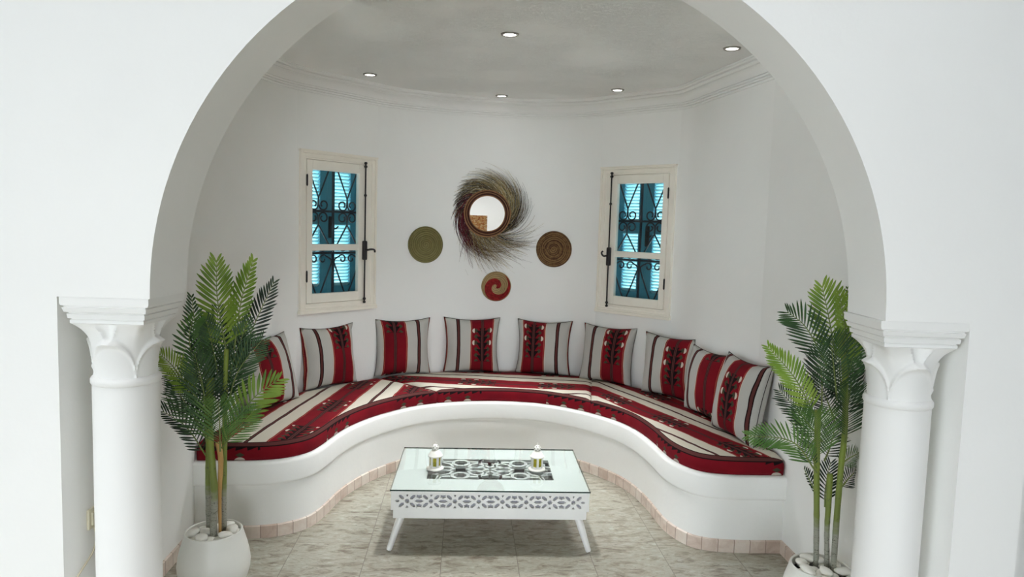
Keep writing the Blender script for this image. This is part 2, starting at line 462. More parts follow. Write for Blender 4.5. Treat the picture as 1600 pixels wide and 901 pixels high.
# ------------------------------------------------------------------ columns
def capital_mesh(bm):
    """bell that grows from the round shaft to the square abacus, with arched leaves on each face and corner leaves above"""
    NH, NP = 44, 160; rows = []
    for j in range(NH+1):
        h = j/NH; row = []
        for k in range(NP):
            a = 2*PI*k/NP; fa = ((a+PI/4) % (PI/2))-PI/4; s = abs(fa)/(PI/4)
            circ_r = .1055+.006*h
            sq = 1/max(abs(math.cos(a)), abs(math.sin(a)))
            flare = h**2.6
            corner = .110+(.132*min(sq, 1.36)-.110)*flare
            r = circ_r*(1-flare)+corner*flare
            hb = .64*math.sqrt(max(0, 1-s*s))
            d = h-hb
            # lower arched leaf: raised rim, curling outwards at the tip
            rim = math.exp(-(d/.055)**2)
            tipc = math.exp(-(s/.42)**2)
            r += rim*(.006+.024*tipc)
            if d < 0: r += .003*tipc*h
            # gap between upper corner leaves: V-shaped hollow above the tip
            if d > 0 and h < 1:
                v = max(0, (h-.66)/.34)
                ew = .10+.30*v
                if s < ew: r -= .014*v*(1-s/ew)**.6*1.3+.004
                edge = math.exp(-((s-ew)/.07)**2)*min(1, d/.1)
                r += .005*edge
            # pointed drop where lower leaves meet at the corners
            if h < .25: r += .003*math.exp(-((1-s)/.10)**2)
            row.append((r*math.cos(a), r*math.sin(a), 1.165+h*.203))
        rows.append(row)
    grid(bm, rows, closed_v=True)
    bm.faces.new([v for v in bm.verts[:NP]][::-1])
    bm.verts.ensure_lookup_table()
    bm.faces.new(bm.verts[-NP:])
def column(name, u, label):
    P = AP(u, .14, 0)
    t = thing(name, label, 'column', P, ANG)
    bm = bmesh.new()
    lathe(bm, [(0, 0), (.135, 0), (.135, .05), (.122, .06), (.122, .10), (.113, .115), (.113, 1.135), (.111, 1.15), (0, 1.15)], 56)
    auto_smooth(obj('shaft', bm, M_COLUMN, t), 40)
    bm = bmesh.new()
    lathe(bm, [(.105, 1.132), (.1145, 1.134), (.1185, 1.141), (.1185, 1.154), (.1145, 1.161), (.105, 1.166)], 56)
    auto_smooth(obj('neck_ring', bm, M_COLUMN, t), 60)
    bm = bmesh.new(); capital_mesh(bm); auto_smooth(obj('leaf_capital', bm, M_COLUMN, t), 50)
    bm = bmesh.new()
    prof = [(.126, 1.364), (.131, 1.367), (.131, 1.379), (.127, 1.380), (.127, 1.383), (.136, 1.385), (.138, 1.401), (.133, 1.402), (.133, 1.405), (.144, 1.408), (.149, 1.424), (.144, 1.426), (.144, 1.429), (.154, 1.432), (.157, 1.440), (.157, 1.4615)]
    rows = []
    for d, z in prof:
        wv = d*1.0; dv = min(d, .1385)*1.0 if z > 1.43 else d*.93
        rows.append([(sx*wv, sy*dv, z) for sx, sy in ((-1, -1), (1, -1), (1, 1), (-1, 1))])
    R = grid(bm, rows, closed_v=True); bm.faces.new(R[0][::-1]); bm.faces.new(R[-1])
    auto_smooth(obj('abacus', bm, M_COLUMN, t), 30)
    return t
column('column', .183, 'white round column under the left springing of the arch, left palm behind it')
column('column', 3.078, 'white round column under the right springing of the arch, right palm behind it')

# ------------------------------------------------------------------ windows
def arc_pts(cx, cz, r0, r1, a0, a1, y, n=22):
    o = []
    for k in range(n+1):
        t = k/n; a = a0+(a1-a0)*t; r = r0+(r1-r0)*t
        o.append((cx+r*math.cos(a), y, cz+r*math.sin(a)))
    return o
def window(name, A, B, flip, label):
    W, H = (B-A).length, WZ1-WZ0
    root = bpy.data.objects.new(name, None); COL.objects.link(root)
    root.location = (A.x, A.y, WZ0); root.rotation_euler = (0, 0, math.atan2(B.y-A.y, B.x-A.x))
    root['kind'] = 'structure'; root['label'] = label
    X = (lambda x: W-x) if flip else (lambda x: x)
    def bx(bm, x0, x1, y0, y1, z0, z1):
        a, b = sorted((X(x0), X(x1))); box(bm, (a, y0, z0), (b, y1, z1))
    # architrave: outer bead, flat, inner step, projecting sill moulding
    bm = bmesh.new()
    for (d, w, y0) in ((0, .016, -.026), (.016, .030, -.016)):
        bx(bm, d, d+w, y0, .03, d if d else 0, H-d); bx(bm, W-d-w, W-d, y0, .03, d if d else 0, H-d)
        bx(bm, d+w, W-d-w, y0, .03, H-d-w, H-d); bx(bm, d+w, W-d-w, y0, .03, d, d+w)
    bx(bm, -.008, W+.008, -.034, .02, -.012, .012); bx(bm, -.004, W+.004, -.030, .02, .012, .026)
    bx(bm, -.004, W+.004, -.032, .02, H-.004, H+.008)
    bevel_all(bm, .003, 2); obj('architrave', bm, M_CREAM, root)
    # fixed frame beyond the sash edge
    bm = bmesh.new()
    bx(bm, .046, .0545, -.010, .04, .046, H-.046); bx(bm, .5935, W-.046, -.010, .04, .046, H-.046)
    bx(bm, .0545, .5935, -.010, .04, .046, .0590); bx(bm, .0545, .5935, -.010, .04, H-.0565, H-.046)
    bx(bm, .0545, .5935, .022, .04, .0590, .075); bx(bm, .0545, .5935, .022, .04, H-.072, H-.0565)
    bx(bm, .0545, .07, .022, .04, .075, H-.072); bx(bm, .578, .5935, .022, .04, .075, H-.072)
    obj('fixed_frame', bm, M_CREAM, root)
    # sash
    x0, x1, z0, z1 = .0575, .5905, .062, H-.0595; g0, g1 = .106, .521; gz0, gz1, r0, r1 = .131, 1.029, .446, .493
    bm = bmesh.new()
    bx(bm, x0, g0, -.014, .022, z0, z1); bx(bm, g1, x1, -.014, .022, z0, z1)
    bx(bm, g0, g1, -.014, .022, z0, gz0); bx(bm, g0, g1, -.014, .022, gz1, z1); bx(bm, g0, g1, -.014, .022, r0, r1)
    bevel_all(bm, .003, 2); sash = obj('sash', bm, M_CREAM, root)
    bm = bmesh.new(); bx(bm, g0-.004, g1+.004, .006, .010, gz0-.004, r0+.004); bx(bm, g0-.004, g1+.004, .006, .010, r1-.004, gz1+.004)
    obj('pane', bm, M_PANE, sash)
    for hz in (.26, .95):
        bm = bmesh.new(); cx = X(.056)
        lathe(bm, [(0, -.045), (.004, -.04), (.0065, -.034), (.0065, -.002), (.0055, 0), (.0065, .002), (.0065, .034), (.004, .04), (0, .045)], 10, (cx, -.019, hz))
        auto_smooth(obj('hinge', bm, M_IRON, sash), 40)
    # espagnolette bolt with knobs, lock box and curved lever
    bm = bmesh.new(); rx, ry = X(.570), -.030
    tube(bm, [(rx, ry, .040), (rx, ry, 1.118)], .0058, 8)
    for kz, kr in ((.046, .012), (.072, .013), (1.112, .013), (1.086, .014), (.868, .012)):
        lathe(bm, [(0, -.010), (kr*.7, -.009), (kr, 0), (kr*.7, .009), (0, .010)], 12, (rx, ry, kz))
    bolt = obj('espagnolette_bolt', bm, M_IRON, root, True)
    bm = bmesh.new(); a, b = sorted((rx-.017, rx+.017)); box(bm, (a, -.044, .372), (b, -.012, .520)); bevel_all(bm, .009, 3)
    auto_smooth(obj('lock_case', bm, M_IRON, bolt), 40)
    bm = bmesh.new(); sg = -1 if flip else 1
    if not flip: pth = [(rx, -.045, .452), (rx, -.068, .452), (rx+.02, -.075, .456), (rx+.05, -.075, .454), (rx+.062, -.074, .445), (rx+.060, -.074, .432)]
    else: pth = [(rx, -.045, .452), (rx, -.070, .452), (rx-.012, -.080, .450), (rx-.026, -.084, .462), (rx-.030, -.084, .478), (rx-.020, -.082, .488)]
    tube(bm, catmull(pth, 5), .0075, 8); obj('lever', bm, M_IRON, bolt, True)
    # wrought-iron grille set in the reveal
    bm = bmesh.new(); gy = .070
    lo, hi = .085, W-.085; cw = (hi-lo)/2; mid = (lo+hi)/2
    for x in (lo, mid, hi): box(bm, (x-.008, gy-.006, .06), (x+.008, gy+.006, H-.05))
    bars = (.425, .735)
    for z in bars: box(bm, (lo, gy-.005, z-.008), (hi, gy+.005, z+.008))
    for c in (0, 1):
        xl, xr = lo+cw*c, lo+cw*(c+1); xc = (xl+xr)/2; rr = .036
        def scroll(cx, zc, s, up):      # curl that leaves at the crossing and winds inward
            a0 = (PI if s > 0 else 0); 
            return arc_pts(cx, zc, rr, rr*.30, a0, a0+(s*up)*2*PI*1.2, gy)
        def heart(zb, up, ln):          # pair of scrolls next to a bar joined to a V
            for s in (1, -1):
                zc = zb+up*(rr+.010); cx = xc+s*(rr+.004)
                xe = xc-s*(cw/2-.012)
                pts = [(xe, gy, zb+up*(ln))]+[(xc-s*.001, gy, zc+up*.055)]+arc_pts(cx, zc, rr, rr, PI if s > 0 else 0, (PI+2*PI*.58 if up < 0 else PI-2*PI*-.58) if False else ((PI if s > 0 else 0)+s*up*PI*1.15), gy, 14)
                last = (PI if s > 0 else 0)+s*up*PI*1.15
                pts += arc_pts(cx-s*0, zc, rr, rr*.35, last, last+s*up*PI*1.1, gy, 14)[1:]
                tube(bm, pts, .0060, 6)
        heart(bars[1], 1, H-.05-bars[1])
        heart(bars[1], -1, bars[1]-bars[0]-.02)
        # below the lower bar: heart whose lines meet at the foot
        for s in (1, -1):
            zc = bars[0]-rr-.012; cx = xc+s*(rr+.006)
            st = PI if s > 0 else 0
            pts = [(xc, gy, .075)]+[(xc+s*(cw/2-.03), gy, zc-.07)]+[(xc+s*(cw/2-.014), gy, zc-.01)]+[(xc+s*(rr*2+.004), gy, zc+.022)]+arc_pts(cx, zc, rr, rr*.3, (0 if s > 0 else PI)+s*.6, (0 if s > 0 else PI)+s*2.1*PI, gy, 26)
            tube(bm, catmull(pts[:4], 5)[:-1]+[Vector(p) for p in pts[4:]], .0060, 6)
            tube(bm, arc_pts(xc+s*(cw/4+.01), .085, .030, .010, -PI/2, -PI/2+s*2*PI*1.1, gy, 22), .0060, 6)
            tube(bm, arc_pts(xc+s*(rr+.004), bars[0]+.010+rr*.8, rr*.8, rr*.3, (PI if s > 0 else 0), (PI if s > 0 else 0)-s*-1*PI*1.9, gy, 22), .0060, 6)
            tube(bm, arc_pts(xc+s*(rr+.004), H-.095, rr*.85, rr*.3, (PI if s > 0 else 0), (PI if s > 0 else 0)+s*PI*1.9, gy, 22), .0060, 6)
    gr = obj('iron_grille', bm, M_GRILLE, root); gr['label'] = 'black wrought-iron grille with scrolls'
    # two louvred shutter leaves closing the outside of the reveal
    a0, a1 = .062, W-.062; lw = (a1-a0)/2
    for c in (0, 1):
        l, r = a0+lw*c+.001, a0+lw*(c+1)-.001
        bm = bmesh.new(); sy0, sy1 = .140, .175; st = .066
        box(bm, (l, sy0, .055), (l+st, sy1, H-.045)); box(bm, (r-st, sy0, .055), (r, sy1, H-.045))
        for q0, q1 in ((.055, .165), (.640, .730), (H-.09, H-.045)): box(bm, (l+st, sy0, q0), (r-st, sy1, q1))
        lf = obj('shutter_leaf', bm, M_BLUE, root)
        bm = bmesh.new()
        for q0, q1 in ((.165, .640), (.730, H-.09)):
            n = int(round((q1-q0)/.0255))
            for k in range(n):
                z = q0+(q1-q0)*(k+.5)/n
                Mx = Matrix.Translation((0, (sy0+sy1)/2, z)) @ Matrix.Rotation(math.radians(-38), 4, 'X')
                box(bm, (l+st, -.0185, -.0030), (r-st, .0185, .0030), 0, Mx)
        obj('louvres', bm, M_BLUE_LIT, lf)
        if c == 1:
            bm = bmesh.new(); box(bm, (l+.006, .122, .535), (l+.040, .141, .70)); bevel_all(bm, .006, 2)
            tube(bm, catmull([(l+.022, .127, .62), (l+.022, .108, .62), (l+.045, .104, .605), (l+.075, .106, .625)], 5), .006, 6)
            obj('shutter_latch', bm, M_IRON, lf)
    return root
window('window_1', WL_A, WL_B, False, 'cream casement left of the mirror, black bolt on its right side')
window('window_2', WR_A, WR_B, True, 'cream casement right of the mirror, black bolt on its left side')

# ------------------------------------------------------------------ curved bench
BC = catmull([(-1.45, 3.822), (-1.27, 3.825), (-1.09, 3.838), (-.97, 3.88), (-.868, 3.975), (-.815, 4.13), (-.765, 4.37), (-.682, 4.60), (-.545, 4.83), (-.34, 5.05),
              (-.11, 5.175), (.227, 5.232), (.565, 5.18), (.83, 5.005), (1.02, 4.78), (1.13, 4.55), (1.180, 4.28), (1.205, 3.95), (1.265, 3.775), (1.345, 3.695), (1.5, 3.658), (1.78, 3.650)], 6)
BC = resample(BC, 150)
bench = thing('built_in_bench', 'white plastered horseshoe bench built along the curved niche wall', 'bench', (.165, 4.6, 0))
def sub(p): return (p[0]-.165, p[1]-4.6, p[2])
bm = bmesh.new()
rows = [[sub((p.x, p.y, z)) for p in offset2(BC, d)] for d, z in ((-.004, 0), (-.002, .300), (.012, .303), (.016, .308), (.017, .318), (.017, .414), (.0135, .425), (.004, .4325), (-.02, .435))]
wq = [Vector((-1.45, 3.85))]+[p for p in WALL if p.y > 4.0]+[Vector((1.78, 3.68))]
rows.append([sub((p.x, p.y, .435)) for p in resample(offset2(wq, .002), len(BC))])
grid(bm, rows); auto_smooth(obj('seat_body', bm, M_BENCH, bench), 40)
bm = bmesh.new()
R = ribbon_uv(bm, [[sub((p.x, p.y, z)) for p in offset2(BC, d)] for d, z in ((.007, 0), (.007, .066), (-.003, .071))])
o = obj('tile_skirting', bm, M_SKIRT, bench); o['label'] = 'pale pink marble skirting of small upright tiles'

# ------------------------------------------------------------------ striped fabric
RED, RED2, CREAM, GREY = (124, 16, 29), (102, 12, 25), (212, 205, 190), (190, 188, 183)
BLK, BRN, GRN, WHT = (26, 14, 16), (88, 48, 46), (62, 62, 46), (206, 194, 180)
def fabric(name, light, P, Rw, pat=1.0, dk=.0155):
    m, g, b = new_mat(name, light, .9, 0, .15)
    u, v, w = g.xyz(g.coord('UV'))
    wob = g.m('MULTIPLY', g.m('SUBTRACT', g.noise(g.coord(), 9, 3), .5), .010)
    uu = g.m('ADD', u, wob)
    d = g.m('MULTIPLY', g.m('FRACT', g.m('DIVIDE', uu, P)), P)           # 0..P from a dark line
    e = g.m('ABSOLUTE', g.m('SUBTRACT', d, P/2))                           # distance from the red centre
    dd = g.m('SUBTRACT', P/2, e)                                            # distance from a dark line
    weave = g.noise(g.scale(g.coord('UV'), (160, 900, 1)), 1.0, 2)
    lc = lin(light)
    col = g.ramp(weave, [(.3, tuple(x*.86 for x in lc[:3])), (.7, lc)])
    col = g.mix(g.m('LESS_THAN', dd, dk), col, lin(BLK)); col = g.mix(g.m('LESS_THAN', dd, dk*.55), col, lin(BRN))
    redn = g.ramp(g.noise(g.coord(), 5, 3), [(.3, lin(RED2)), (.7, lin(RED))])
    inred = g.m('LESS_THAN', e, Rw); col = g.mix(inred, col, redn)
    # stitched zigzag along both edges of the red band
    zz = g.m('MULTIPLY', g.m('PINGPONG', v, .006), .8)
    ze = g.m('ABSOLUTE', g.m('SUBTRACT', g.m('ADD', e, zz), Rw-.006)); col = g.mix(g.m('LESS_THAN', ze, .0011), col, lin((205, 120, 96)))
    col = g.mix(g.band(e, Rw, Rw+.005), col, lin((205, 190, 172)))
    # woven motif: black arrowheads along the centre, green diamonds, pale half moons
    on = g.m('LESS_THAN', g.m('FRACT', g.m('DIVIDE', v, .62)), .46*pat) if pat > 0 else 0.0
    f1 = g.m('FRACT', g.m('DIVIDE', v, .052))
    arrow = g.m('LESS_THAN', e, g.m('ADD', .016, g.m('MULTIPLY', f1, .034)))
    f2 = g.m('PINGPONG', g.m('ADD', v, .026), .052)
    dia = g.m('LESS_THAN', g.m('ADD', g.m('ABSOLUTE', g.m('SUBTRACT', e, .052)), g.m('MULTIPLY', g.m('ABSOLUTE', g.m('SUBTRACT', f2, .026)), .9)), .019)
    f3 = g.m('SUBTRACT', g.m('FRACT', g.m('DIVIDE', v, .104)), .5)
    mo = g.m('SQRT', g.m('ADD', g.m('POWER', g.m('DIVIDE', g.m('SUBTRACT', e, .066), .018), 2.0), g.m('POWER', g.m('DIVIDE', f3, .20), 2.0)))
    moon = g.m('MULTIPLY', g.m('LESS_THAN', mo, 1.0), g.m('GREATER_THAN', e, .066))
    moon = g.m('MULTIPLY', moon, g.m('GREATER_THAN', g.m('FRACT', g.m('DIVIDE', v, .312)), .34))
    col = g.mix(g.m('MULTIPLY', on, dia), col, lin(GRN))
    col = g.mix(g.m('MULTIPLY', on, arrow), col, lin(BLK))
    col = g.mix(g.m('MULTIPLY', on, moon), col, lin(WHT))
    col = g.mix(g.m('LESS_THAN', e, .0125), col, lin(BLK)); col = g.mix(g.m('LESS_THAN', e, .0095), col, lin(BRN)); col = g.mix(g.m('LESS_THAN', e, .0018), col, lin(BLK))
    g.put(b.inputs['Base Color'], col)
    g.put(b.inputs['Normal'], g.bump(g.m('ADD', g.noise(g.coord(), 30, 4), g.m('MULTIPLY', weave, .25)), .25, .004))
    return m
def border_fabric():
    m, g, b = new_mat('red_border_fabric', RED, .9, 0, .15)
    u, v, w = g.xyz(g.coord('UV'))
    col = g.ramp(g.noise(g.coord(), 5, 3), [(.3, lin(RED2)), (.7, lin(RED))])
    on = g.m('LESS_THAN', g.m('FRACT', g.m('DIVIDE', u, .83)), .40)
    f1 = g.m('FRACT', g.m('DIVIDE', g.m('ADD', u, g.m('MULTIPLY', g.noise(g.coord(), 6, 2), .06)), .058))
    top = g.m('SUBTRACT', .082, v)                                         # distance below the upper band
    tri = g.band(top, 0.0, g.m('MULTIPLY', g.m('SUBTRACT', 1.0, f1), .022))
    f2 = g.m('ABSOLUTE', g.m('SUBTRACT', g.m('FRACT', g.m('DIVIDE', u, .150)), .5))
    gre = g.m('LESS_THAN', g.m('ADD', g.m('MULTIPLY', f2, .09), g.m('ABSOLUTE', g.m('SUBTRACT', v, .034))), .015)
    moon = g.m('LESS_THAN', g.m('SQRT', g.m('ADD', g.m('POWER', g.m('DIVIDE', f2, .19), 2.0), g.m('POWER', g.m('DIVIDE', v, .019), 2.0))), 1.0)
    col = g.mix(g.m('MULTIPLY', on, tri), col, lin(BLK))
    col = g.mix(g.m('MULTIPLY', on, gre), col, lin(GRN)); col = g.mix(g.m('MULTIPLY', on, moon), col, lin((190, 178, 168)))
    col = g.mix(g.band(v, .080, .125), col, lin(BLK)); col = g.mix(g.band(v, .086, .118), col, lin(BRN)); col = g.mix(g.band(v, .1015, .1035), col, lin(BLK))
    g.put(b.inputs['Base Color'], col)
    g.put(b.inputs['Normal'], g.bump(g.noise(g.coord(), 30, 4), .25, .004)); return m
M_MAT = fabric('mattress_stripes', CREAM, .42, .105, 1.0, .012); M_BORDER = border_fabric()
M_CUSH = fabric('cushion_stripes', GREY, .40, .098); M_PIPE = varied('dark_piping', (32, 14, 18), .85, .1, 30)

# ------------------------------------------------------------------ seat mattresses
FC = resample(offset2(BC, -.012), 400); BK = resample(offset2(wq, .012), 400)
def nearest(L, p):
    q = Vector(p); return min(range(len(L)), key=lambda i: (L[i]-q).length)
def mattress(label, f0, f1, b0, b1, ndir, w0, seed, flip=1, zt=.532, period=.42):
    N = 60
    fr = resample(FC[nearest(FC, f0):nearest(FC, f1)+1], N); bk = resample(BK[nearest(BK, b0):nearest(BK, b1)+1], N)
    n = Vector(ndir).normalized(); dv = Vector((-n.y, n.x))
    bm = bmesh.new(); uvl = bm.loops.layers.uv.verify(); z0 = .4365
    prof = [(0, 0, 0), (-.004, .02, 0), (-.006, .05, 0), (-.003, .072, 0), (.008, .088, 0), (.026, .095, 0)]   # outward offset into the mattress, height
    inner = [.10, .2, .3, .4, .5, .6, .7, .8, .9, .965]
    rows = []; L = [0]
    for a, b in zip(fr, fr[1:]): L.append(L[-1]+(b-a).length)
    for i in range(N):
        a, b = fr[i], bk[i]; d = (b-a); ln = d.length; t = d/ln; row = []
        endf = min(1, min(i, N-1-i)/1.6)
        for off, h, _ in prof: row.append(Vector((*(a+t*off), z0+h*(.86+.14*endf))))
        for s in inner:
            p = a+t*(ln*s); puff = .006*math.sin(PI*s)+.005*mnoise.noise(Vector((p.x*4, p.y*4, seed)))+.0022*mnoise.noise(Vector((p.x*16, p.y*16, seed)))
            z = zt+puff
            if s > .95: z -= .012
            row.append(Vector((p.x, p.y, z0+(z-z0)*(.86+.14*endf))))
        row.append(Vector((b.x, b.y, z0+.05))); row.append(Vector((b.x, b.y, z0)))
        rows.append(row)
    R = [[bm.verts.new(p) for p in r] for r in rows]; npf = len(prof)
    def uvtop(p): q = Vector((p.x, p.y)); return ((q.dot(n)-w0)*.42/period, q.dot(dv)*flip)
    for i in range(N-1):
        for j in range(len(R[0])-1):
            f = bm.faces.new((R[i][j], R[i+1][j], R[i+1][j+1], R[i][j+1])); border = j < npf-1
            f.material_index = 1 if border else 0
            for lp in f.loops:
                k = i if lp.vert in (R[i][j], R[i][j+1]) else i+1
                lp[uvl].uv = (L[k], (lp.vert.co.z-z0)/(zt-z0)*.105) if border else uvtop(lp.vert.co)
    for k in (0, -1):
        f = bm.faces.new(R[k] if k == 0 else R[k][::-1]); f.material_index = 1
        for lp in f.loops: lp[uvl].uv = (lp.vert.co.x+lp.vert.co.y, .05)
    for i in range(N-1):
        f = bm.faces.new((R[i][0], R[i][-1], R[i+1][-1], R[i+1][0])); f.material_index = 1
    c = sum((fr[i]+bk[i] for i in range(N)), Vector((0, 0)))/(2*N)
    bmesh.ops.translate(bm, verts=bm.verts[:], vec=(-c.x, -c.y, -z0))
    o = obj('seat_mattress', bm, [M_MAT, M_BORDER], None, True); o.location = (c.x, c.y, z0)
    tag(o, label, 'mattress', 'striped mattresses on the bench'); return o
mattress('red and cream striped seat mattress on the left arm of the bench', (-1.44, 3.83), (-.19, 5.13), (-1.435, 3.88), (-.705, 5.60), (.988, -.142), -1.725, 1.0)
mattress('red and cream striped seat mattress along the back of the bench under the mirror', (-.172, 5.14), (.914, 4.93), (-.690, 5.62), (1.066, 5.73), (.16, .987), 5.60, 2.0, period=.44)
mattress('red and cream striped seat mattress on the right arm of the bench', (.919, 4.925), (1.765, 3.66), (1.070, 5.725), (1.765, 3.70), (-.93, -.367), -3.02, 3.0, period=.345)

# ------------------------------------------------------------------ cushions
def cushion(label, bot, top, wdir, kind, shift=0.0, vofs=0.0, size=.46, seed=0, th=.092, tilt=0.0):
    bot, top = Vector(bot), Vector(top); w = Vector((*wdir, 0)).normalized(); up = (top-bot).normalized()
    up = (up-w*up.dot(w)).normalized(); fr = up.cross(w)     # fr points towards the wall
    c = bot+up*(size*.49)
    if tilt: R_ = Matrix.Rotation(tilt, 3, fr); w = R_ @ w; up = R_ @ up
    t = thing('throw_cushion', label, 'cushion', c, 0, 'striped cushions along the bench')
    MW = Matrix(((w.x, fr.x, up.x, c.x), (w.y, fr.y, up.y, c.y), (w.z, fr.z, up.z, c.z), (0, 0, 0, 1))); t.matrix_world = MW
    MI = MW.inverted()
    def fit(bm, gap):
        for v in bm.verts:
            p = press(MW @ v.co, gap); p.z = max(p.z, .533+gap*.3); v.co = MI @ p
    rnd = random.Random(seed); n = 30; a = size/2
    bm = bmesh.new(); uvl = bm.loops.layers.uv.verify()
    def outline(s, q):
        x = a*s*(1.03-.115*(1-q*q)*abs(s)); z = a*q*(1.03-.115*(1-s*s)*abs(q)); return x, z
    def P(i, j, side):
        s = -1+2*i/n; q = -1+2*j/n; x, z = outline(s, q)
        h = th*(max(0, (1-s*s)*(1-q*q)))**.40
        wr = .008*mnoise.noise(Vector((x*9, z*9, seed*3.7)))+.014*mnoise.noise(Vector((x*4, z*4, seed*5.1+2)))
        edge = min(1, 4*(1-max(abs(s), abs(q))))
        crease = -.010*math.exp(-((abs(s)-.86)/.07)**2)*(.5+.5*math.sin(q*9+seed))
        return Vector((x, side*(h+(wr+crease)*edge), z))
    V = {}
    for side in (-1, 1):
        for i in range(n+1):
            for j in range(n+1):
                bd = i in (0, n) or j in (0, n)
                if bd and side == 1: V[(i, j, 1)] = V[(i, j, -1)]; continue
                V[(i, j, side)] = bm.verts.new(P(i, j, side))
    sg = 1 if kind == 'A' else -1
    for side in (-1, 1):
        for i in range(n):
            for j in range(n):
                ids = ((i, j), (i+1, j), (i+1, j+1), (i, j+1))
                f = bm.faces.new([V[(x, y, side)] for x, y in ids])
                for (x, y), lp in zip(ids, f.loops):
                    X_ = size*(x/n-.5); lp[uvl].uv = (sg*X_+.117+shift, size*y/n+vofs)
    fit(bm, .004); obj('cover', bm, M_CUSH, t, True)
    bm = bmesh.new()
    ring = [(i, 0) for i in range(n)]+[(n, j) for j in range(n)]+[(n-i, n) for i in range(n)]+[(0, n-j) for j in range(n)]
    pts = []
    for i, j in ring:
        x, z = outline(-1+2*i/n, -1+2*j/n); pts.append((x, 0, z))
    tube(bm, pts, .0022, 5, closed=True); fit(bm, .0035); obj('piping', bm, M_PIPE, t, True)
    return t
# bottom-edge centre, top-edge centre, width direction (seen from the room, left to right)
cushion('striped cushion leaning on the left wall, partly hidden by the left palm', (-1.235, 4.66, .530), (-1.345, 4.70, .955), (.40, .917), 'B', .02, .30, .47, 1)
cushion('striped cushion under the left window, second from the left palm', (-.985, 5.235, .530), (-1.005, 5.325, .965), (.71, .704), 'A', 0, .34, .46, 2)
cushion('striped cushion just right of the left window, wide red band on its left half', (-.495, 5.685, .530), (-.515, 5.715, .960), (.93, .37), 'B', 0, .26, .46, 3)
cushion('striped cushion below the olive woven disc and the mirror, red band right of centre', (.062, 5.845, .530), (.043, 5.875, .955), (.998, .06), 'A', 0, .52, .46, 4)
cushion('striped cushion below the brown woven disc, red band left of centre', (.662, 5.805, .530), (.665, 5.880, .965), (.975, -.22), 'B', 0, .48, .455, 5)
cushion('striped cushion below the left edge of the right window', (1.135, 5.525, .530), (1.150, 5.605, .960), (.80, -.60), 'A', 0, .46, .46, 6)
cushion('striped cushion right of the right window, behind the overlapping pair', (1.515, 5.060, .530), (1.540, 5.08, .970), (.64, -.77), 'A', 0, .51, .46, 7)
cushion('striped cushion on the right arm, middle one of the overlapping three', (1.615, 4.53, .530), (1.670, 4.49, .970), (.25, -.968), 'A', 0, .22, .45, 8)
cushion('striped cushion nearest the right palm, dark stripe along its right edge', (1.625, 4.06, .535), (1.715, 4.00, .960), (.14, -.990), 'A', .075, .52, .48, 9)

# ------------------------------------------------------------------ coffee table
M_TWHITE = varied('white_lacquer', (238, 238, 236), .35, .02)
M_TBACK = varied('shaded_fretwork_backing', (158, 158, 166), .6, .03)  # light grey backing darkened to carry the shade inside the carved recesses
M_TSHADE = varied('shaded_table_inside', (70, 68, 64), .8, .1)  # shade inside the white table box, put into the board's colour
M_GEDGE = new_mat('green_glass_edge', (18, 46, 40), .15)[0]
M_TGLASS = glass_mat('table_glass', (.89, .915, .905), 1.5, 1.0)
TW, TD, TH = 1.075, .725, .345
table = thing('coffee_table', 'low white coffee table with glass top and carved lattice sides, on the tiled floor', 'table', (.168, 4.013, 0), math.radians(-1.0))
def pol(cx, cy, pts): return [(cx+x, cy+y) for x, y in pts]
def star(r, k, n=8, ph=0.0): return [((r if i % 2 == 0 else r*k)*math.cos(PI*i/n+ph), (r if i % 2 == 0 else r*k)*math.sin(PI*i/n+ph)) for i in range(2*n)]
def hexa(l, w, ang, tip=.55):
    p = [(-l, 0), (-l*tip, w), (l*tip, w), (l, 0), (l*tip, -w), (-l*tip, -w)]
    c, s = math.cos(ang), math.sin(ang); return [(x*c-y*s, x*s+y*c) for x, y in p]
# top panel with two star rosettes cut through
bm = bmesh.new()
PW, PH = .358, .172          # half size of the pierced field
hw, hd = TW/2-.004, TD/2-.004
outer = [(-hw, -hd), (hw, -hd), (hw, hd), (-hw, hd)]
plate(bm, outer, [[(-PW, -PH), (PW, -PH), (PW, PH), (-PW, PH)]], lambda x, y, s: Vector((x, y, .3365-.018*s)))
def strap(pts, closed=True, w=.0092):
    n = len(pts)
    for i in range(n if closed else n-1):
        a, b = Vector((*pts[i], 0)), Vector((*pts[(i+1) % n], 0)); d = (b-a); L = d.length
        if L < 1e-5: continue
        M = Matrix.Translation(Vector((a.x, a.y, .3275))) @ Matrix.Rotation(math.atan2(d.y, d.x), 4, 'Z')
        box(bm, (-w*.35, -w, -.0085), (L+w*.35, w, .0088), 0, M)
for cx in (-.172, .172):
    for s in (1, -1):
        strap([(cx+.049*math.cos(PI/8+PI/4*k), s*.106+.049*math.sin(PI/8+PI/4*k)) for k in range(8)])
        for q in (1, -1):
            strap(pol(cx+q*.100, s*.068, hexa(.062, .030, q*s*.50, .45)), w=.0075)
            strap([(cx+q*.125, s*PH), (cx+q*.110, s*.125), (cx+q*.060, s*.125)], False)
    for q in (1, -1): strap(pol(cx+q*.098, 0, hexa(.062, .024, 0, .5)), w=.0075)
for s in (1, -1):
    strap([(-.052, s*PH), (-.062, s*.098), (0, s*.030), (.062, s*.098), (.052, s*PH)], False)
    for q in (1, -1): strap([(q*.300, s*PH), (q*.292, s*.110), (q*.330, s*.050), (q*PW, s*.045)], False)
obj('lattice_top', bm, M_TWHITE, table)
bm = bmesh.new(); e = .001
box(bm, (-TW/2, -TD/2, .3372), (TW/2, TD/2, TH), 0)
for f in bm.faces: f.material_index = 0 if abs(f.calc_center_median().z-.341) > .0035 else 1
o = obj('glass_top', bm, [M_TGLASS, M_GEDGE], table); o['label'] = 'clear greenish glass sheet'
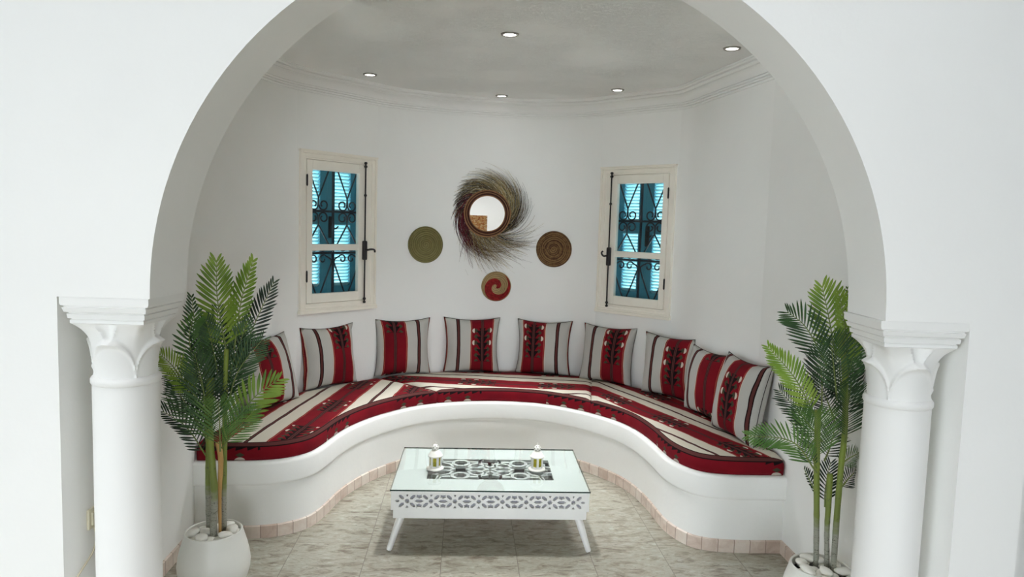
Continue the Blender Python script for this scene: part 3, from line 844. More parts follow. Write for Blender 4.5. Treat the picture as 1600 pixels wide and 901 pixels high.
# upper apron: carved panels on four sides in front of a box
ua0, ua1 = .234, .3355
bm = bmesh.new()
box(bm, (-hw+.018, -hd+.018, ua0), (hw-.018, -hd+.026, ua1-.019)); box(bm, (-hw+.018, hd-.026, ua0), (hw-.018, hd-.018, ua1-.019))
box(bm, (-hw+.018, -hd+.026, ua0), (-hw+.026, hd-.026, ua1-.019)); box(bm, (hw-.026, -hd+.026, ua0), (hw-.018, hd-.026, ua1-.019))
obj('apron_frame', bm, M_TBACK, table)
bm = bmesh.new(); box(bm, (-hw+.022, -hd+.022, ua0), (hw-.022, hd-.022, ua0+.010)); obj('bottom_board', bm, M_TSHADE, table)
def rosette_panel(length, n, fn):
    zc = (ua0+ua1-.004)/2; p = length/n; H = []; hz = .030
    for i in range(n):
        cx = -length/2+p*(i+.5)
        H.append(pol(cx, zc, star(.0145, .66, 8)))
        for s in (1, -1):
            for q in (1, -1): H.append(pol(cx+q*.030, zc+s*.0215, hexa(.0185, .0082, q*s*.72, .5)))
            H.append(pol(cx, zc+s*.031, [(-.008, s*.006), (.008, s*.006), (0, -s*.008)]))
        if i < n-1:
            mx = cx+p/2; H.append(pol(mx, zc, hexa(.025, .0080, 0, .5)))
            for s in (1, -1):
                H.append(pol(mx, zc+s*.0265, [(-.014, s*.0095), (-.006, s*.0065), (.006, s*.0065), (.014, s*.0095), (.0125, 0), (.017, -s*.006), (.007, -s*.0085), (0, -s*.014), (-.007, -s*.0085), (-.017, -s*.006), (-.0125, 0)]))
        if i == 0: H.append(pol(cx-.052, zc, hexa(.0125, .0062, 0, .5)))
        if i == n-1: H.append(pol(cx+.052, zc, hexa(.0125, .0062, 0, .5)))
    H = [h if sum(h[i-1][0]*h[i][1]-h[i][0]*h[i-1][1] for i in range(len(h))) > 0 else h[::-1] for h in H]
    bm = bmesh.new(); w = length/2+.022
    plate(bm, [(-w, ua0-.002), (w, ua0-.002), (w, ua1), (-w, ua1)], H, fn)
    o = obj('carved_panel', bm, M_TWHITE, table)
rosette_panel(1.020, 8, lambda x, y, s: Vector((x, -hd-.001+.0185*s, y)))
rosette_panel(1.020, 8, lambda x, y, s: Vector((x, hd+.001-.0185*s, y)))
rosette_panel(.6375, 5, lambda x, y, s: Vector((-hw+.0005+.0185*s, x, y)))
rosette_panel(.6375, 5, lambda x, y, s: Vector((hw-.0005-.0185*s, x, y)))
bm = bmesh.new()
lz0, lz1, li = .181, .2335, .012
box(bm, (-hw+li, -hd+li, lz0), (hw-li, hd-li, lz1)); bevel_all(bm, .003, 2); obj('lower_apron', bm, M_TWHITE, table)
for sx in (-1, 1):
    for sy in (-1, 1):
        bm = bmesh.new()
        top = Vector((sx*(hw-.052), sy*(hd-.055), .182)); foot = Vector((sx*(hw+.008), sy*(hd-.012), .004))
        d = foot-top
        tube(bm, [top, top+d*.3, top+d*.7, top+d*.97, foot], [.0215, .020, .0165, .0145, .012], 16)
        auto_smooth(obj('leg', bm, M_TWHITE, table), 40)

# ------------------------------------------------------------------ lanterns
M_LWHITE = varied('white_lantern_enamel', (240, 238, 230), .35, .02)
def amber():
    m, g, b = new_mat('yellow_green_lantern_glass', (150, 140, 20), .25, 0, .5)
    n = g.noise(g.coord(), 40, 4); g.put(b.inputs['Base Color'], g.ramp(n, [(.3, lin((112, 108, 8))), (.7, lin((186, 172, 34)))])); return m
M_AMBER = amber(); M_HOLE = new_mat('vent_hole_shade', (18, 15, 14), .9)[0]  # flat dark discs paint the shade inside the cap's vent holes
def lantern(x, y, rot, label):
    t = thing('tea_light_lantern', label, 'lantern', (x, y, TH+.0005), rot, 'lanterns on the coffee table')
    bm = bmesh.new(); lathe(bm, [(0, 0), (.048, 0), (.0505, .004), (.049, .009), (.044, .011), (.036, .013), (.034, .017), (0, .017)], 36); auto_smooth(obj('base_dish', bm, M_LWHITE, t), 40)
    R = .0345
    bm = bmesh.new()
    for k in range(6):
        a = PI/3*k; M = Matrix.Rotation(a, 4, 'Z')
        box(bm, (R-.006, -.0062, .016), (R+.0015, .0062, .079), 0, M)
        M2 = Matrix.Rotation(a+PI/6, 4, 'Z'); ap = R*math.cos(PI/6); s = R*math.sin(PI/6)
        box(bm, (ap-.003, -s, .016), (ap+.001, s, .023), 0, M2); box(bm, (ap-.003, -s, .072), (ap+.001, s, .079), 0, M2)
    obj('frame', bm, M_LWHITE, t)
    for k in range(6):
        bm = bmesh.new(); M2 = Matrix.Rotation(PI/3*k+PI/6, 4, 'Z'); ap = R*math.cos(PI/6)
        box(bm, (ap-.0035, -.0150, .0215), (ap-.0012, .0150, .0735), 0, M2); obj('pane', bm, M_AMBER, t)
    bm = bmesh.new()
    lathe(bm, [(0, .078), (.042, .078), (.0425, .082), (.037, .089), (.031, .098), (.024, .106), (.017, .110), (.0125, .112), (0, .112)], 36); auto_smooth(obj('roof', bm, M_LWHITE, t), 35)
    bm = bmesh.new(); cz = .1275
    lathe(bm, [(.011, .110), (.0125, .114)]+[(.0205*math.cos(a), cz+.0185*math.sin(a)) for a in [(-.75+k*.18) for k in range(13)]]+[(0, cz+.0185)], 28)
    vent = obj('vent_cap', bm, M_LWHITE, t, True)
    bm = bmesh.new()
    for k in range(6):
        for el, ofs in ((.15, 0), (.75, .5), (-.42, .5)):
            a = (k+ofs)*PI/3; d = Vector((math.cos(a)*math.cos(el), math.sin(a)*math.cos(el), math.sin(el)))
            p = Vector((d.x*.0200, d.y*.0200, cz+d.z*.0180)); q = d.to_track_quat('Z', 'Y').to_matrix().to_4x4()
            M = Matrix.Translation(p) @ q; vs = [bm.verts.new(M @ Vector((.0032*math.cos(2*PI*i/10), .0032*math.sin(2*PI*i/10), .0012))) for i in range(10)]
            bm.faces.new(vs)
    obj('vent_hole', bm, M_HOLE, vent)
    bm = bmesh.new(); tube(bm, [(.008*math.cos(a), 0, .146+.006+.008*math.sin(a)) for a in [2*PI*k/16 for k in range(16)]], .0011, 6, closed=True)
    obj('hanging_ring', bm, M_LWHITE, t, True)
    return t
lantern(-.152, 3.985, math.radians(-90+27), 'small white lantern with yellow panes on the left half of the table')
lantern(.440, 3.985, math.radians(-90+2), 'small white lantern with yellow panes on the right half of the table')

# ------------------------------------------------------------------ mirror with straw fringe
def coil_mat(name, stops, rings, seed=0.0, dashes=0.0, dash_col=(60, 30, 20)):
    m, g, b = new_mat(name, (120, 100, 60), .8, 0, .2)
    x, y, z = g.xyz(g.coord()); r = g.m('SQRT', g.m('ADD', g.m('MULTIPLY', x, x), g.m('MULTIPLY', z, z)))
    th = g.m('DIVIDE', g.m('ARCTAN2', z, x), 2*PI)
    sp = g.m('ADD', g.m('MULTIPLY', r, rings), th); f = g.m('FRACT', sp)
    nz = g.noise(g.coord(), 45, 4, .7)
    k = g.m('ADD', g.m('MULTIPLY', g.noise(g.coord(), 9, 3), .35), g.m('MULTIPLY', nz, .65))
    wn = g.node('ShaderNodeTexNoise', noise_dimensions='1D'); g.put(wn.inputs['W'], g.m('MULTIPLY', sp, .9)); wn.inputs['Scale'].default_value = 1.3
    k = g.m('ADD', g.m('MULTIPLY', k, .5), g.m('MULTIPLY', wn.outputs[0], .5))
    col = g.ramp(k, [(p, lin(c)) for p, c in stops])
    edge = g.m('ABSOLUTE', g.m('SUBTRACT', f, .5))
    col = g.mix(g.m('GREATER_THAN', edge, .40), col, lin(stops[0][1]))
    if dashes:
        tt = g.m('FRACT', g.m('ADD', g.m('MULTIPLY', th, dashes), g.m('MULTIPLY', g.m('FLOOR', sp), .37)))
        col = g.mix(g.m('MULTIPLY', g.m('LESS_THAN', tt, .35), .55), col, lin(dash_col))
    g.put(b.inputs['Base Color'], col)
    g.put(b.inputs['Normal'], g.bump(g.m('SUBTRACT', 1.0, g.m('MULTIPLY', edge, 2)), .8, .004)); return m, g, b
M_COILRIM = coil_mat('brown_coiled_rim', [(.3, (44, 24, 22)), (.5, (72, 42, 34)), (.7, (100, 62, 44))], 60)[0]
M_TANRIM = varied('tan_straw_coil', (146, 106, 72), .8, .15, 60, .3)
mm, g, b = new_mat('mirror_silver', (245, 245, 245), .015, 1.0); M_MIRROR = mm
MX, MZ = .166, 1.861
mp, mt, mn = wall_at(MX)
mirror = thing('wall_mirror', 'round mirror in a coiled rim with a swirling straw fringe, on the back wall', 'mirror', (MX, mp.y-.022, MZ))
bm = bmesh.new(); lathe(bm, [(0, -.006), (.152, -.006), (.152, -.014), (0, -.0145)], 64, axis='Y'); auto_smooth(obj('mirror_glass', bm, M_MIRROR, mirror), 30)
bm = bmesh.new()
lathe(bm, [(.146, -.004), (.146, -.020), (.150, -.026), (.158, -.029), (.172, -.030), (.184, -.027), (.188, -.018), (.188, -.003), (.146, -.004)], 72, axis='Y')
auto_smooth(obj('coiled_rim', bm, M_COILRIM, mirror), 50)
for rr_, nm, yy, rad in ((.1495, 'inner_coil', -.026, .0040), (.1725, 'middle_coil', -.031, .0032), (.1915, 'outer_coil', -.022, .0062)):
    bm = bmesh.new(); tube(bm, [(rr_*math.cos(a), yy, rr_*math.sin(a)) for a in [2*PI*k/72 for k in range(72)]], rad, 8, closed=True)
    o = obj(nm, bm, M_TANRIM, mirror, True); o['label'] = 'tan straw coil'
# fringe: strands leave the rim almost tangentially (anticlockwise) and curl round it
FM = [varied('straw_beige', (190, 174, 132), .85, .15, 40), varied('straw_olive', (104, 98, 74), .85, .15, 40), varied('straw_black', (38, 26, 30), .8, .2, 40),
      varied('straw_maroon', (96, 22, 38), .85, .2, 40), varied('straw_tan', (148, 126, 84), .85, .15, 40)]
rnd = random.Random(5); bm = bmesh.new()
def strand(a0, sweep, grow, rad, mi, y0, flare=0.0, wob=.02):
    """straw strand that leaves the rim along its tangent, sweeping anticlockwise while it drifts outwards"""
    n = 14; pts = []; w1, w2, ph = rnd.uniform(-wob, wob), rnd.uniform(-wob, wob), rnd.uniform(0, 6)
    for k in range(n+1):
        t = k/n; th = a0+sweep*t*(1-.18*flare*t); r = .188+grow*t**.85+flare*.16*t**2.2+w1*t*math.sin(3*t+ph)+w2*t*t
        yy = y0-.014*math.sin(PI*min(1, t*1.15))+.010*t
        pts.append((r*math.cos(th), min(-.004, yy), r*math.sin(th)))
    tube(bm, pts, [rad*(1-.70*k/n) for k in range(n+1)], 3, False, mi)
def pick(a):
    d = math.degrees(a) % 360
    if d < 62 or d > 330: w = (5, 3, 1.2, .3, 2)
    elif d < 120: w = (1.5, 4, 4, .3, 1)
    elif d < 170: w = (.3, 1.5, 4.5, 3, .3)
    elif d < 222: w = (.2, .3, 2.0, 6, .3)
    elif d < 290: w = (5, .6, .3, .8, 4)
    else: w = (1.2, 1.6, 5, .6, 1)
    return rnd.choices(range(5), w)[0]
for i in range(520):
    a = 2*PI*(i+rnd.random())/520; d = math.degrees(a) % 360; y0 = rnd.uniform(-.024, -.008)
    if 215 < d < 300: strand(a, rnd.uniform(.35, 1.05), rnd.uniform(.10, .22), rnd.uniform(.0014, .0024), pick(a), y0, rnd.uniform(.1, .8))
    else: strand(a, rnd.uniform(.95, 1.75), rnd.uniform(.08, .200), rnd.uniform(.0015, .0026), pick(a), y0)
for i in range(70):
    a = math.radians(rnd.uniform(200, 310)); strand(a, rnd.uniform(.4, 1.25), rnd.uniform(.10, .22), .0011, rnd.choice((0, 2, 2, 4, 1)), rnd.uniform(-.02, -.008), rnd.uniform(.2, 1.0), .07)
for i in range(46):
    a = math.radians(rnd.uniform(0, 360)); strand(a, rnd.uniform(.9, 1.6), rnd.uniform(.13, .20), .0008, rnd.choice((1, 2, 0, 3)), rnd.uniform(-.02, -.008), 0, .07)
o = obj('straw_fringe', bm, FM, mirror, True, 'stuff'); o['label'] = 'long straw strands, beige, olive, black and maroon'

# ------------------------------------------------------------------ woven discs
M_OLIVE = coil_mat('olive_coiled_straw', [(.28, (86, 80, 48)), (.45, (124, 116, 74)), (.6, (142, 133, 90)), (.8, (160, 150, 108))], 62, 0, 95, (84, 78, 46))[0]
M_BROWN = coil_mat('brown_coiled_straw', [(.33, (48, 28, 22)), (.46, (92, 64, 42)), (.56, (138, 108, 72)), (.70, (74, 46, 32))], 62, 0)[0]
def swirl_mat():
    m, g, b = coil_mat('red_and_beige_spiral_straw', [(.3, (128, 104, 72)), (.5, (158, 134, 96)), (.75, (176, 152, 112))], 66)
    x, y, z = g.xyz(g.coord()); r = g.m('SQRT', g.m('ADD', g.m('MULTIPLY', x, x), g.m('MULTIPLY', z, z)))
    th = g.m('DIVIDE', g.m('ARCTAN2', z, x), 2*PI)
    s = g.m('FRACT', g.m('ADD', g.m('ADD', th, g.m('MULTIPLY', g.m('POWER', g.m('DIVIDE', r, .127), .8), -1.15)), .43))
    red = g.m('LESS_THAN', s, .50); red = g.m('MULTIPLY', red, g.m('LESS_THAN', r, .120))
    old = b.inputs['Base Color'].links[0].from_socket
    rc = g.ramp(g.noise(g.coord(), 60, 3), [(.3, lin((104, 22, 24))), (.7, lin((150, 34, 36)))])
    g.put(b.inputs['Base Color'], g.mix(red, old, rc)); return m
M_SWIRL = swirl_mat()
def disc(x, z, r, mat, label):
    p, t, n = wall_at(x)
    bm = bmesh.new(); N = 14
    prof = [(0, .016)]
    for k in range(1, 49):
        q = r*k/48; dome = .016-.006*(k/48)**2; prof.append((q, dome+.0014*math.sin(q*2*PI*62)))
    prof += [(r+.003, .006), (r+.002, .0), (0, 0)]
    lathe(bm, [(a, -h) for a, h in prof], 72, axis='Y')
    o = auto_smooth(obj('woven_disc', bm, mat), 50); o.location = (p.x+n.x*.0105, p.y+n.y*.0105, z); o.rotation_euler = (0, 0, math.atan2(t.y, t.x))
    tag(o, label, 'wall basket', 'woven discs around the mirror'); return o
disc(-.342, 1.590, .147, M_OLIVE, 'olive green woven straw disc on the wall left of the mirror')
disc(.738, 1.580, .149, M_BROWN, 'dark brown coiled straw disc on the wall right of the mirror')
disc(.257, 1.250, .124, M_SWIRL, 'small straw disc with red spiral on the wall below the mirror')

# ------------------------------------------------------------------ downlights
M_RIM = varied('brushed_lamp_rim', (150, 146, 138), .35, .05, metal=.8)
m, g, b = new_mat('lamp_glow', (255, 250, 240), .5); b.inputs['Emission Color'].default_value = (1, .96, .9, 1); b.inputs['Emission Strength'].default_value = 9; M_LAMP = m
for x, y, lb in ((-.712, 5.141, 'recessed ceiling light nearest the left side of the niche'), (.207, 3.93, 'recessed ceiling light nearest the arch, in the middle of the ceiling'),
                 (1.473, 3.999, 'recessed ceiling light beside the right edge of the arch'), (.251, 5.735, 'recessed ceiling light at the back, above the mirror'),
                 (1.097, 5.302, 'recessed ceiling light above the right window')):
    t = thing('ceiling_light', lb, 'ceiling light', (x, y, CEIL_Z), 0, 'recessed lights in the niche ceiling')
    bm = bmesh.new(); lathe(bm, [(.034, .001), (.034, -.004), (.037, -.008), (.047, -.007), (.050, -.001), (.050, .001)], 36); auto_smooth(obj('rim', bm, M_RIM, t), 40)
    bm = bmesh.new(); lathe(bm, [(0, -.0055), (.030, -.005), (.036, -.003), (.036, .001), (0, .001)], 32); auto_smooth(obj('lamp', bm, M_LAMP, t), 40)
    d = bpy.data.lights.new('downlight', 'SPOT'); d.energy = 150; d.spot_size = math.radians(66); d.spot_blend = 1.0; d.color = (.96, .985, 1); d.shadow_soft_size = .035
    lo_ = bpy.data.objects.new('downlight', d); COL.objects.link(lo_); lo_.location = (0, 0, -.012); lo_.parent = t
    lo_.rotation_euler = (Vector((.165, 4.5, .9))-Vector((x, y, CEIL_Z))).to_track_quat('-Z', 'Y').to_euler() if (y > 5 or x > 1) else (0, 0, 0)

# ------------------------------------------------------------------ outlet and cable on the left wall, painting seen in the mirror
M_IVORY = varied('ivory_plastic', (214, 208, 186), .4, .03)
t = thing('wall_socket', 'small ivory wall socket low on the left wall, beside the left column', 'socket', AP(.0202, .176, .590), ANG)
bm = bmesh.new(); box(bm, (0, -.036, -.040), (.010, .036, .040)); bevel_all(bm, .003, 2); obj('cover_plate', bm, M_IVORY, t)
bm = bmesh.new(); box(bm, (.009, -.022, -.026), (.017, .022, .026)); bevel_all(bm, .003, 2); obj('socket_face', bm, M_IVORY, t)
bm = bmesh.new(); tube(bm, catmull([AP(.0235, .185, .545), AP(.0235, .195, .50), AP(.0235, .172, .452), AP(.0235, .085, .408), AP(.0235, .030, .375), AP(.0235, .014, .30), AP(.0235, .014, .01)], 5), .0035, 6)
o = obj('power_cable', bm, M_IVORY, None, True); tag(o, 'thin ivory cable running down the left wall beside the left column', 'cable')
def paint_mat():
    m, g, b = new_mat('painted_canvas', (190, 120, 60), .7)
    n = g.noise(g.scale(g.coord(), (9, 1, 16)), 1.6, 7, .75, 1.0)
    g.put(b.inputs['Base Color'], g.ramp(n, [(.34, lin((84, 34, 20))), (.44, lin((196, 88, 34))), (.52, lin((232, 176, 96))), (.60, lin((244, 222, 178))), (.70, lin((150, 62, 30)))])); return m
t = thing('wall_painting', 'orange and brown painting seen reflected in the round mirror', 'painting', (.24, -7.0, 1.72))
bm = bmesh.new(); box(bm, (-.29, 0, -.32), (.29, .03, .32)); bevel_all(bm, .004, 2); obj('canvas', bm, paint_mat(), t)

# ------------------------------------------------------------------ potted palms
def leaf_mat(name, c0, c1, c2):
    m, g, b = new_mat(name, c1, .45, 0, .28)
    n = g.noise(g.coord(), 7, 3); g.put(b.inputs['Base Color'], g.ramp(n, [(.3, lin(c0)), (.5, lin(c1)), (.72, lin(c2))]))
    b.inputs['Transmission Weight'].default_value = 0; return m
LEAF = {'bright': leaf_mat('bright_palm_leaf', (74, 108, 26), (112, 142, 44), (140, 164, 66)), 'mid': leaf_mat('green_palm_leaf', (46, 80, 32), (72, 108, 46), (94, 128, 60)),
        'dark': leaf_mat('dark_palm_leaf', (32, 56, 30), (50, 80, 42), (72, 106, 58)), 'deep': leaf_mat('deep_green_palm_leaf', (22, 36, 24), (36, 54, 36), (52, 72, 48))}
M_RACHIS = varied('palm_rib', (112, 128, 62), .5, .15, 20)
def stem_mat():
    m, g, b = new_mat('palm_stem', (130, 150, 70), .5)
    x, y, z = g.xyz(g.coord()); n = g.noise(g.scale(g.coord(), (1, 1, 3)), 18, 4)
    zz = g.m('ADD', z, g.m('MULTIPLY', g.m('SUBTRACT', n, .5), .10))
    c = g.ramp(g.m('DIVIDE', zz, .8), [(.0, lin((138, 138, 126))), (.56, lin((152, 152, 140))), (.64, lin((116, 128, 62))), (1.0, lin((128, 146, 56)))])
    ring = g.m('LESS_THAN', g.m('FRACT', g.m('DIVIDE', zz, .021)), .10)
    c = g.mix(g.m('MULTIPLY', ring, g.m('LESS_THAN', zz, .46)), c, lin((88, 86, 74)))
    sp = g.ramp(g.noise(g.coord(), 60, 3), [(.62, (0, 0, 0)), (.70, (1, 1, 1))])
    c = g.mix(g.m('MULTIPLY', sp, .6), c, lin((74, 78, 60)))
    g.put(b.inputs['Base Color'], c); g.put(b.inputs['Normal'], g.bump(n, .3, .004)); return m
M_STEM = stem_mat(); M_STAKE = varied('dry_tan_husk', (190, 150, 92), .8, .2, 25, .3, stretch=(1, 1, .15))
M_POT = varied('white_glazed_pot', (232, 232, 226), .4, .03, 5, .05, 30)
M_SOIL = varied('dark_potting_soil', (30, 26, 23), .95, .3, 40, .8)
M_PEB = varied('white_pebble_stone', (232, 230, 222), .6, .05, 25, .1, 40)

def pix(x, y, depth_y):
    """point at distance y from the camera along the room on the sight line of a photo pixel"""
    d = _f+_r2*((x-800)/F_PX)-_u2*((y-450.5)/F_PX); return CAM+d*(depth_y/d.y)

def frond(root, base, mid, tip, ln, mat, n, y0, y1, tilt=0.0, width=.62, lr=(1, 1), rnd=random, droop=.25, start=.12, fan=.30):
    """base/mid/tip photo pixels, ln leaflet length in pixels, y0/y1 depth at base and tip; tilt turns the blade about its rib"""
    A, T = pix(*base, y0), pix(*tip, y1); Mi = pix(*mid, (y0+y1)/2+.015)
    rib = resample(catmull([A, Mi, T], 12), 34); L = sum((b-a).length for a, b in zip(rib, rib[1:])); ll = ln*1.10*((y0+y1)/2)/F_PX
    off = root.matrix_world.translation.copy() if False else Vector(root.location)
    bm = bmesh.new()
    tube(bm, [p-off for p in rib], [.0042*(1-.75*i/33) for i in range(34)], 5, True, 1)
    view = (A-CAM).normalized()
    for i in range(n):
        t = start+(1-start)*(i+.5)/n; k = t*33; j = min(32, int(k)); p = rib[j].lerp(rib[j+1], k-j); tan = (rib[min(33, j+1)]-rib[max(0, j-1)]).normalized()
        sv = tan.cross(view).normalized(); nv = sv.cross(tan).normalized()        # sv: sideways in the picture plane, nv: towards the viewer
        prof = (.72+.28*math.sin(PI*min(1, t*1.15)))*(1 if t < .75 else 1-.45*(t-.75)/.25)
        for s in (-1, 1):
            le = ll*prof*(lr[0] if s < 0 else lr[1])*rnd.uniform(.90, 1.08)
            if le < .01: continue
            ang = math.radians(62-32*t**1.6)*rnd.uniform(.95, 1.05)
            tl = tilt+.22*s*(1)
            side = (sv*s*math.cos(tilt*s)+nv*math.sin(.30+tilt*s)).normalized()
            d0 = tan*math.cos(ang)+side*math.sin(ang)
            w = (L*(1-start)/n)*width*.5*math.sin(ang)*(1.1+.35*t); m = 6; q = p.copy(); dr = rnd.uniform(.7, 1.3)*droop
            prev = None
            for u in range(m+1):
                f = u/m; d = (d0+tan*(.22*f)-Vector((0, 0, 1))*dr*f*f*.6-nv*.25*f*f).normalized()
                wb = d.cross(nv).normalized()
                hw = w*(.30, .62, .92, 1.0, .96, .74, .16)[u]; c = q-off
                cur = [bm.verts.new(c+wb*hw), bm.verts.new(c-nv*hw*.45), bm.verts.new(c-wb*hw)]
                if prev:
                    for e in (0, 1): bm.faces.new((prev[e], prev[e+1], cur[e+1], cur[e]))
                prev = cur; q = q+d*(le/m)
    for v in bm.verts: v.co.x = max(-1.440, min(1.770, v.co.x+off.x))-off.x
    return obj('frond', bm, [LEAF[mat], M_RACHIS], root, True, None, False)

def pot(root, R=.162):
    bm = bmesh.new()
    pr = [(0, 0), (.088, 0), (.104, .006), (.128, .035), (.150, .075), (.161, .115), (.163, .145), (.158, .185), (.147, .230), (.134, .272), (.129, .292), (.127, .298), (.122, .300), (.118, .297), (.118, .285), (.122, .255), (.122, .24), (0, .24)]
    lathe(bm, [(r*R/.163, z) for r, z in pr], 64); auto_smooth(obj('pot', bm, M_POT, root), 45)
    bm = bmesh.new(); rows = []
    for k in range(9):
        r = .1205*k/8
        rows.append([(r*math.cos(a), r*math.sin(a), .255+.006*mnoise.noise(Vector((r*30*math.cos(a), r*30*math.sin(a), 1)))) for a in [2*PI*i/32 for i in range(32)]])
    grid(bm, rows[1:], closed_v=True); bm.verts.ensure_lookup_table(); bm.faces.new(bm.verts[:32]); obj('soil', bm, M_SOIL, root, True)

def stem(root, pts, r0, r1, mat=None, label=None):
    off = Vector(root.location); P = resample(catmull([pix(*q)-off for q in pts], 6), 26); P[0].z = min(P[0].z, .25); bm = bmesh.new()
    rad = [(r0+(r1-r0)*i/25)*(1.07 if i % 4 == 0 else 1) for i in range(26)]
    tube(bm, P, rad, 12); o = obj('stem', bm, mat or M_STEM, root, True)
    if label: o['label'] = label
    return o

LX, LY = -1.150, 3.265
palm = thing('potted_palm', 'tall artificial palm in a round white pot by the left column', 'potted plant', (LX, LY, 0)); pot(palm)
rl = random.Random(11)
def y_(d): return LY+d
stem(palm, [(327, 832, y_(.02)), (325, 760, y_(.02)), (326, 690, y_(.03)), (330, 620, y_(.03))], .013, .011)
stem(palm, [(333, 834, y_(-.04)), (335, 770, y_(-.04)), (329, 700, y_(-.03)), (326, 640, y_(-.02)), (330, 590, y_(.0))], .015, .017)
stem(palm, [(350, 824, y_(.02)), (350, 760, y_(.02)), (351, 690, y_(.03)), (352, 600, y_(.03)), (354, 545, y_(.03))], .013, .010)
st = stem(palm, [(344, 828, y_(-.02)), (343, 770, y_(-.02)), (345, 720, y_(-.02)), (341, 690, y_(-.01))], .0065, .013, M_STAKE, 'dry tan husk')
LF = [  # base, mid, tip, leaflet px, material, leaflets, depth base, depth tip, tilt, lr
    ((330, 640), (300, 600), (262, 585), 34, 'deep', 18, .05, .10, .1, (1, 1)),
    ((345, 640), (352, 580), (375, 520), 34, 'deep', 18, .08, .12, 0, (1, 1)),
    ((335, 640), (318, 570), (318, 505), 32, 'deep', 18, .08, .12, 0, (1, 1)),
    ((330, 650), (296, 620), (272, 600), 34, 'deep', 16, .04, .06, 0, (1, 1)),
    ((350, 600), (342, 530), (340, 480), 34, 'dark', 18, .08, .10, 0, (1, 1)),
    ((356, 560), (340, 470), (338, 406), 38, 'bright', 18, .05, .05, .0, (1, 1)),
    ((366, 545), (377, 470), (396, 406), 30, 'bright', 17, .07, .10, .5, (.7, 1)),
    ((368, 575), (398, 505), (428, 440), 32, 'deep', 20, .06, .14, .3, (.8, .9)),
    ((330, 585), (308, 520), (299, 462), 27, 'dark', 18, .06, .03, .2, (.6, .9)),
    ((318, 610), (296, 535), (303, 492), 40, 'mid', 16, .0, -.03, .1, (1, .7)),
    ((308, 622), (270, 572), (246, 550), 27, 'bright', 19, -.06, -.10, .2, (1, 1)),
    ((350, 645), (336, 560), (322, 500), 38, 'dark', 24, .02, .02, 0, (1, 1)),
    ((352, 645), (372, 580), (410, 530), 35, 'dark', 24, .0, .04, 0, (1, 1)),
    ((322, 690), (318, 610), (304, 552), 42, 'dark', 27, -.06, -.10, 0, (1, 1)),
    ((358, 672), (396, 622), (436, 592), 36, 'bright', 13, -.03, .0, 0, (1.05, 1)),
    ((324, 715), (292, 668), (254, 642), 40, 'deep', 16, .02, -.02, .0, (1.1, .55)),
    ((344, 705), (343, 660), (341, 628), 46, 'mid', 22, -.09, -.12, 0, (1, 1)),
    ((346, 700), (372, 668), (398, 640), 30, 'mid', 16, -.05, -.05, 0, (1, 1)),
    ((326, 690), (296, 640), (270, 600), 34, 'dark', 20, -.03, -.06, 0, (1, 1)),
    ((350, 620), (366, 560), (388, 500), 30, 'dark', 18, .04, .08, 0, (1, 1)),
]
for b_, m_, t_, ln, mt_, n_, d0_, d1_, ti_, lr_ in LF: frond(palm, b_, m_, t_, ln, mt_, n_, LY+d0_, LY+d1_, ti_, .68 if mt_ == 'bright' else .56, lr_, rl, .16)

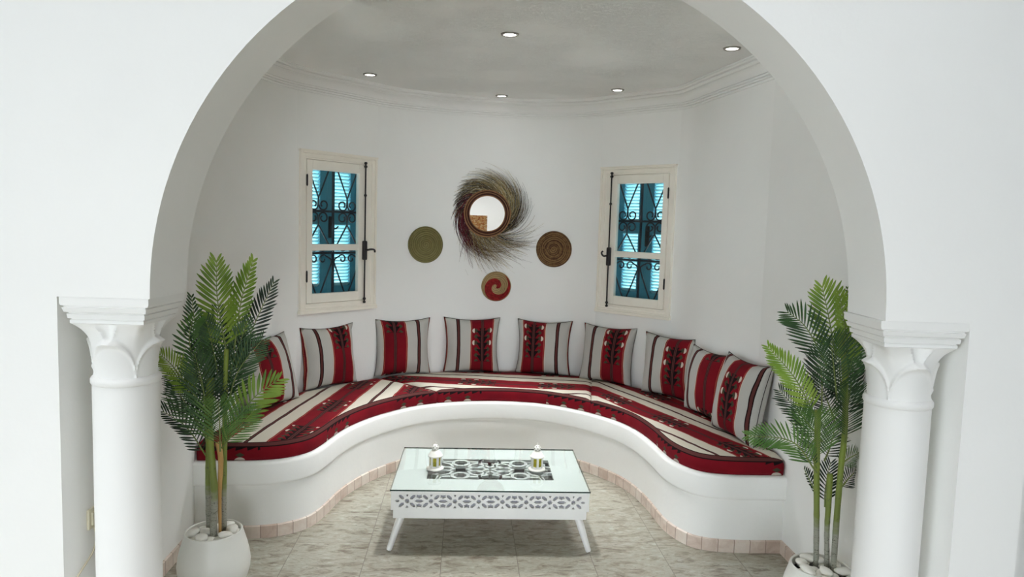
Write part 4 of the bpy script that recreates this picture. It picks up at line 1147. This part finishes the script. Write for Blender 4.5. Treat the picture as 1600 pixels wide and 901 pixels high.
RX, RY = 1.600, 2.905
palm2 = thing('potted_palm', 'tall artificial palm in a round white pot by the right column', 'potted plant', (RX, RY, 0)); pot(palm2)
def z_(d): return RY+d
stem(palm2, [(1275, 880, z_(.03)), (1276, 800, z_(.03)), (1276, 740, z_(.03)), (1277, 690, z_(.02)), (1278, 640, z_(.02))], .0115, .0135)
stem(palm2, [(1292, 882, z_(.0)), (1292, 830, z_(.0)), (1295, 780, z_(.0)), (1297, 740, z_(.0))], .0100, .0125)
stem(palm2, [(1302, 888, z_(-.03)), (1308, 800, z_(-.02)), (1314, 730, z_(-.01)), (1320, 670, z_(.0)), (1320, 580, z_(.02)), (1312, 520, z_(.03))], .0125, .012)
RF = [
    ((1320, 660), (1330, 600), (1336, 550), 32, 'deep', 18, .05, .06, 0, (1, .7)),
    ((1305, 660), (1290, 620), (1270, 590), 34, 'deep', 18, .08, .12, 0, (1, 1)),
    ((1318, 640), (1312, 580), (1310, 530), 34, 'deep', 18, .07, .08, 0, (1, .8)),
    ((1322, 560), (1326, 500), (1324, 448), 20, 'mid', 16, .05, .04, .3, (1, .5)),
    ((1306, 560), (1294, 490), (1284, 446), 42, 'bright', 14, .03, .03, 0, (1.1, .9)),
    ((1318, 580), (1320, 510), (1311, 456), 32, 'bright', 16, .0, .0, .2, (1, .7)),
    ((1292, 570), (1260, 512), (1230, 487), 40, 'dark', 16, .04, .02, 0, (1, 1)),
    ((1308, 625), (1303, 575), (1298, 532), 60, 'dark', 22, -.02, -.05, 0, (1.1, .75)),
    ((1276, 655), (1243, 592), (1200, 541), 29, 'bright', 22, -.03, -.06, 0, (1, 1)),
    ((1270, 672), (1242, 636), (1218, 610), 34, 'deep', 14, .07, .09, 0, (1, .8)),
    ((1321, 692), (1323, 645), (1325, 602), 48, 'dark', 24, -.04, -.08, 0, (1, .55)),
    ((1279, 722), (1277, 680), (1275, 645), 50, 'mid', 22, -.05, -.09, 0, (1, 1)),
    ((1276, 738), (1238, 690), (1167, 680), 33, 'mid', 22, -.04, -.09, 0, (1, 1)),
    ((1276, 732), (1268, 710), (1262, 690), 26, 'dark', 12, -.02, -.05, 0, (.5, 1)),
    ((1289, 792), (1290, 762), (1298, 722), 28, 'deep', 12, .04, .06, 0, (1, 1)),
    ((1278, 775), (1266, 752), (1256, 732), 16, 'deep', 9, .03, .04, 0, (1, .3)),
    ((1312, 728), (1326, 716), (1345, 706), 22, 'mid', 14, .05, .06, 0, (1, 1)),
    ((1312, 765), (1328, 745), (1346, 728), 20, 'deep', 14, .06, .07, 0, (1, 1)),
    ((1288, 720), (1298, 695), (1306, 660), 30, 'deep', 14, .06, .09, 0, (1, 1)),
    ((1322, 600), (1334, 550), (1342, 510), 32, 'dark', 18, .02, .0, 0, (1, .5)),
    ((1285, 690), (1262, 660), (1246, 632), 30, 'dark', 14, .05, .07, 0, (1, 1)),
    ((1284, 640), (1284, 590), (1278, 550), 36, 'deep', 18, .06, .08, 0, (1, 1)),
]
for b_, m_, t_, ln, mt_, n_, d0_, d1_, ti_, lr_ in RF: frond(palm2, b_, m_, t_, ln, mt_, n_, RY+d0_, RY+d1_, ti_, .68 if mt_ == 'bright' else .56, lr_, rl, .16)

# pebbles lying on the soil of each pot
def pebble_mesh(seed):
    rp = random.Random(seed); bm = bmesh.new(); bmesh.ops.create_icosphere(bm, subdivisions=3, radius=1)
    sx, sy, sz = rp.uniform(.031, .041), rp.uniform(.022, .029), rp.uniform(.015, .019)
    for v in bm.verts:
        c = v.co.copy(); k = 1+.18*mnoise.noise(c*1.1+Vector((seed*7, 0, 0))); v.co = Vector((c.x*sx*k, c.y*sy*k, c.z*sz*k))
    me = bpy.data.meshes.new('pebble'); bm.to_mesh(me); bm.free(); me.materials.append(M_PEB)
    me.polygons.foreach_set('use_smooth', [True]*len(me.polygons)); return me
PEB = [pebble_mesh(s) for s in range(6)]
def pebbles(cx, cy, label, group, seed, stems):
    rp = random.Random(seed); placed = []
    tries = 0
    while len(placed) < 18 and tries < 4000:
        tries += 1; a = rp.uniform(0, 2*PI); r = math.sqrt(rp.random())*.094; x, y = r*math.cos(a), r*math.sin(a)
        lay = 0 if len(placed) < 11 else 1
        if any(math.hypot(x-q[0], y-q[1]) < (.043 if lay == q[2] else .018) for q in placed): continue
        if any(math.hypot(x-q[0], y-q[1]) < .027 for q in stems): continue
        placed.append((x, y, lay))
        o = bpy.data.objects.new('pebble', PEB[rp.randrange(6)]); COL.objects.link(o)
        o.location = (cx+x, cy+y, .279+.022*lay); o.rotation_euler = (rp.uniform(-.2, .2), rp.uniform(-.2, .2), rp.uniform(0, PI)); tag(o, label, 'pebble', group)
def stem_feet(root): 
    return [(v.x, v.y) for v in [sum((Vector(c.data.vertices[i].co) for i in range(12)), Vector())/12 for c in root.children if c.name.startswith('stem')]]
pebbles(LX, LY, 'white pebble covering the soil in the pot of the left palm', 'white pebbles in the left pot', 3, stem_feet(palm))
pebbles(RX, RY, 'white pebble covering the soil in the pot of the right palm', 'white pebbles in the right pot', 8, stem_feet(palm2))
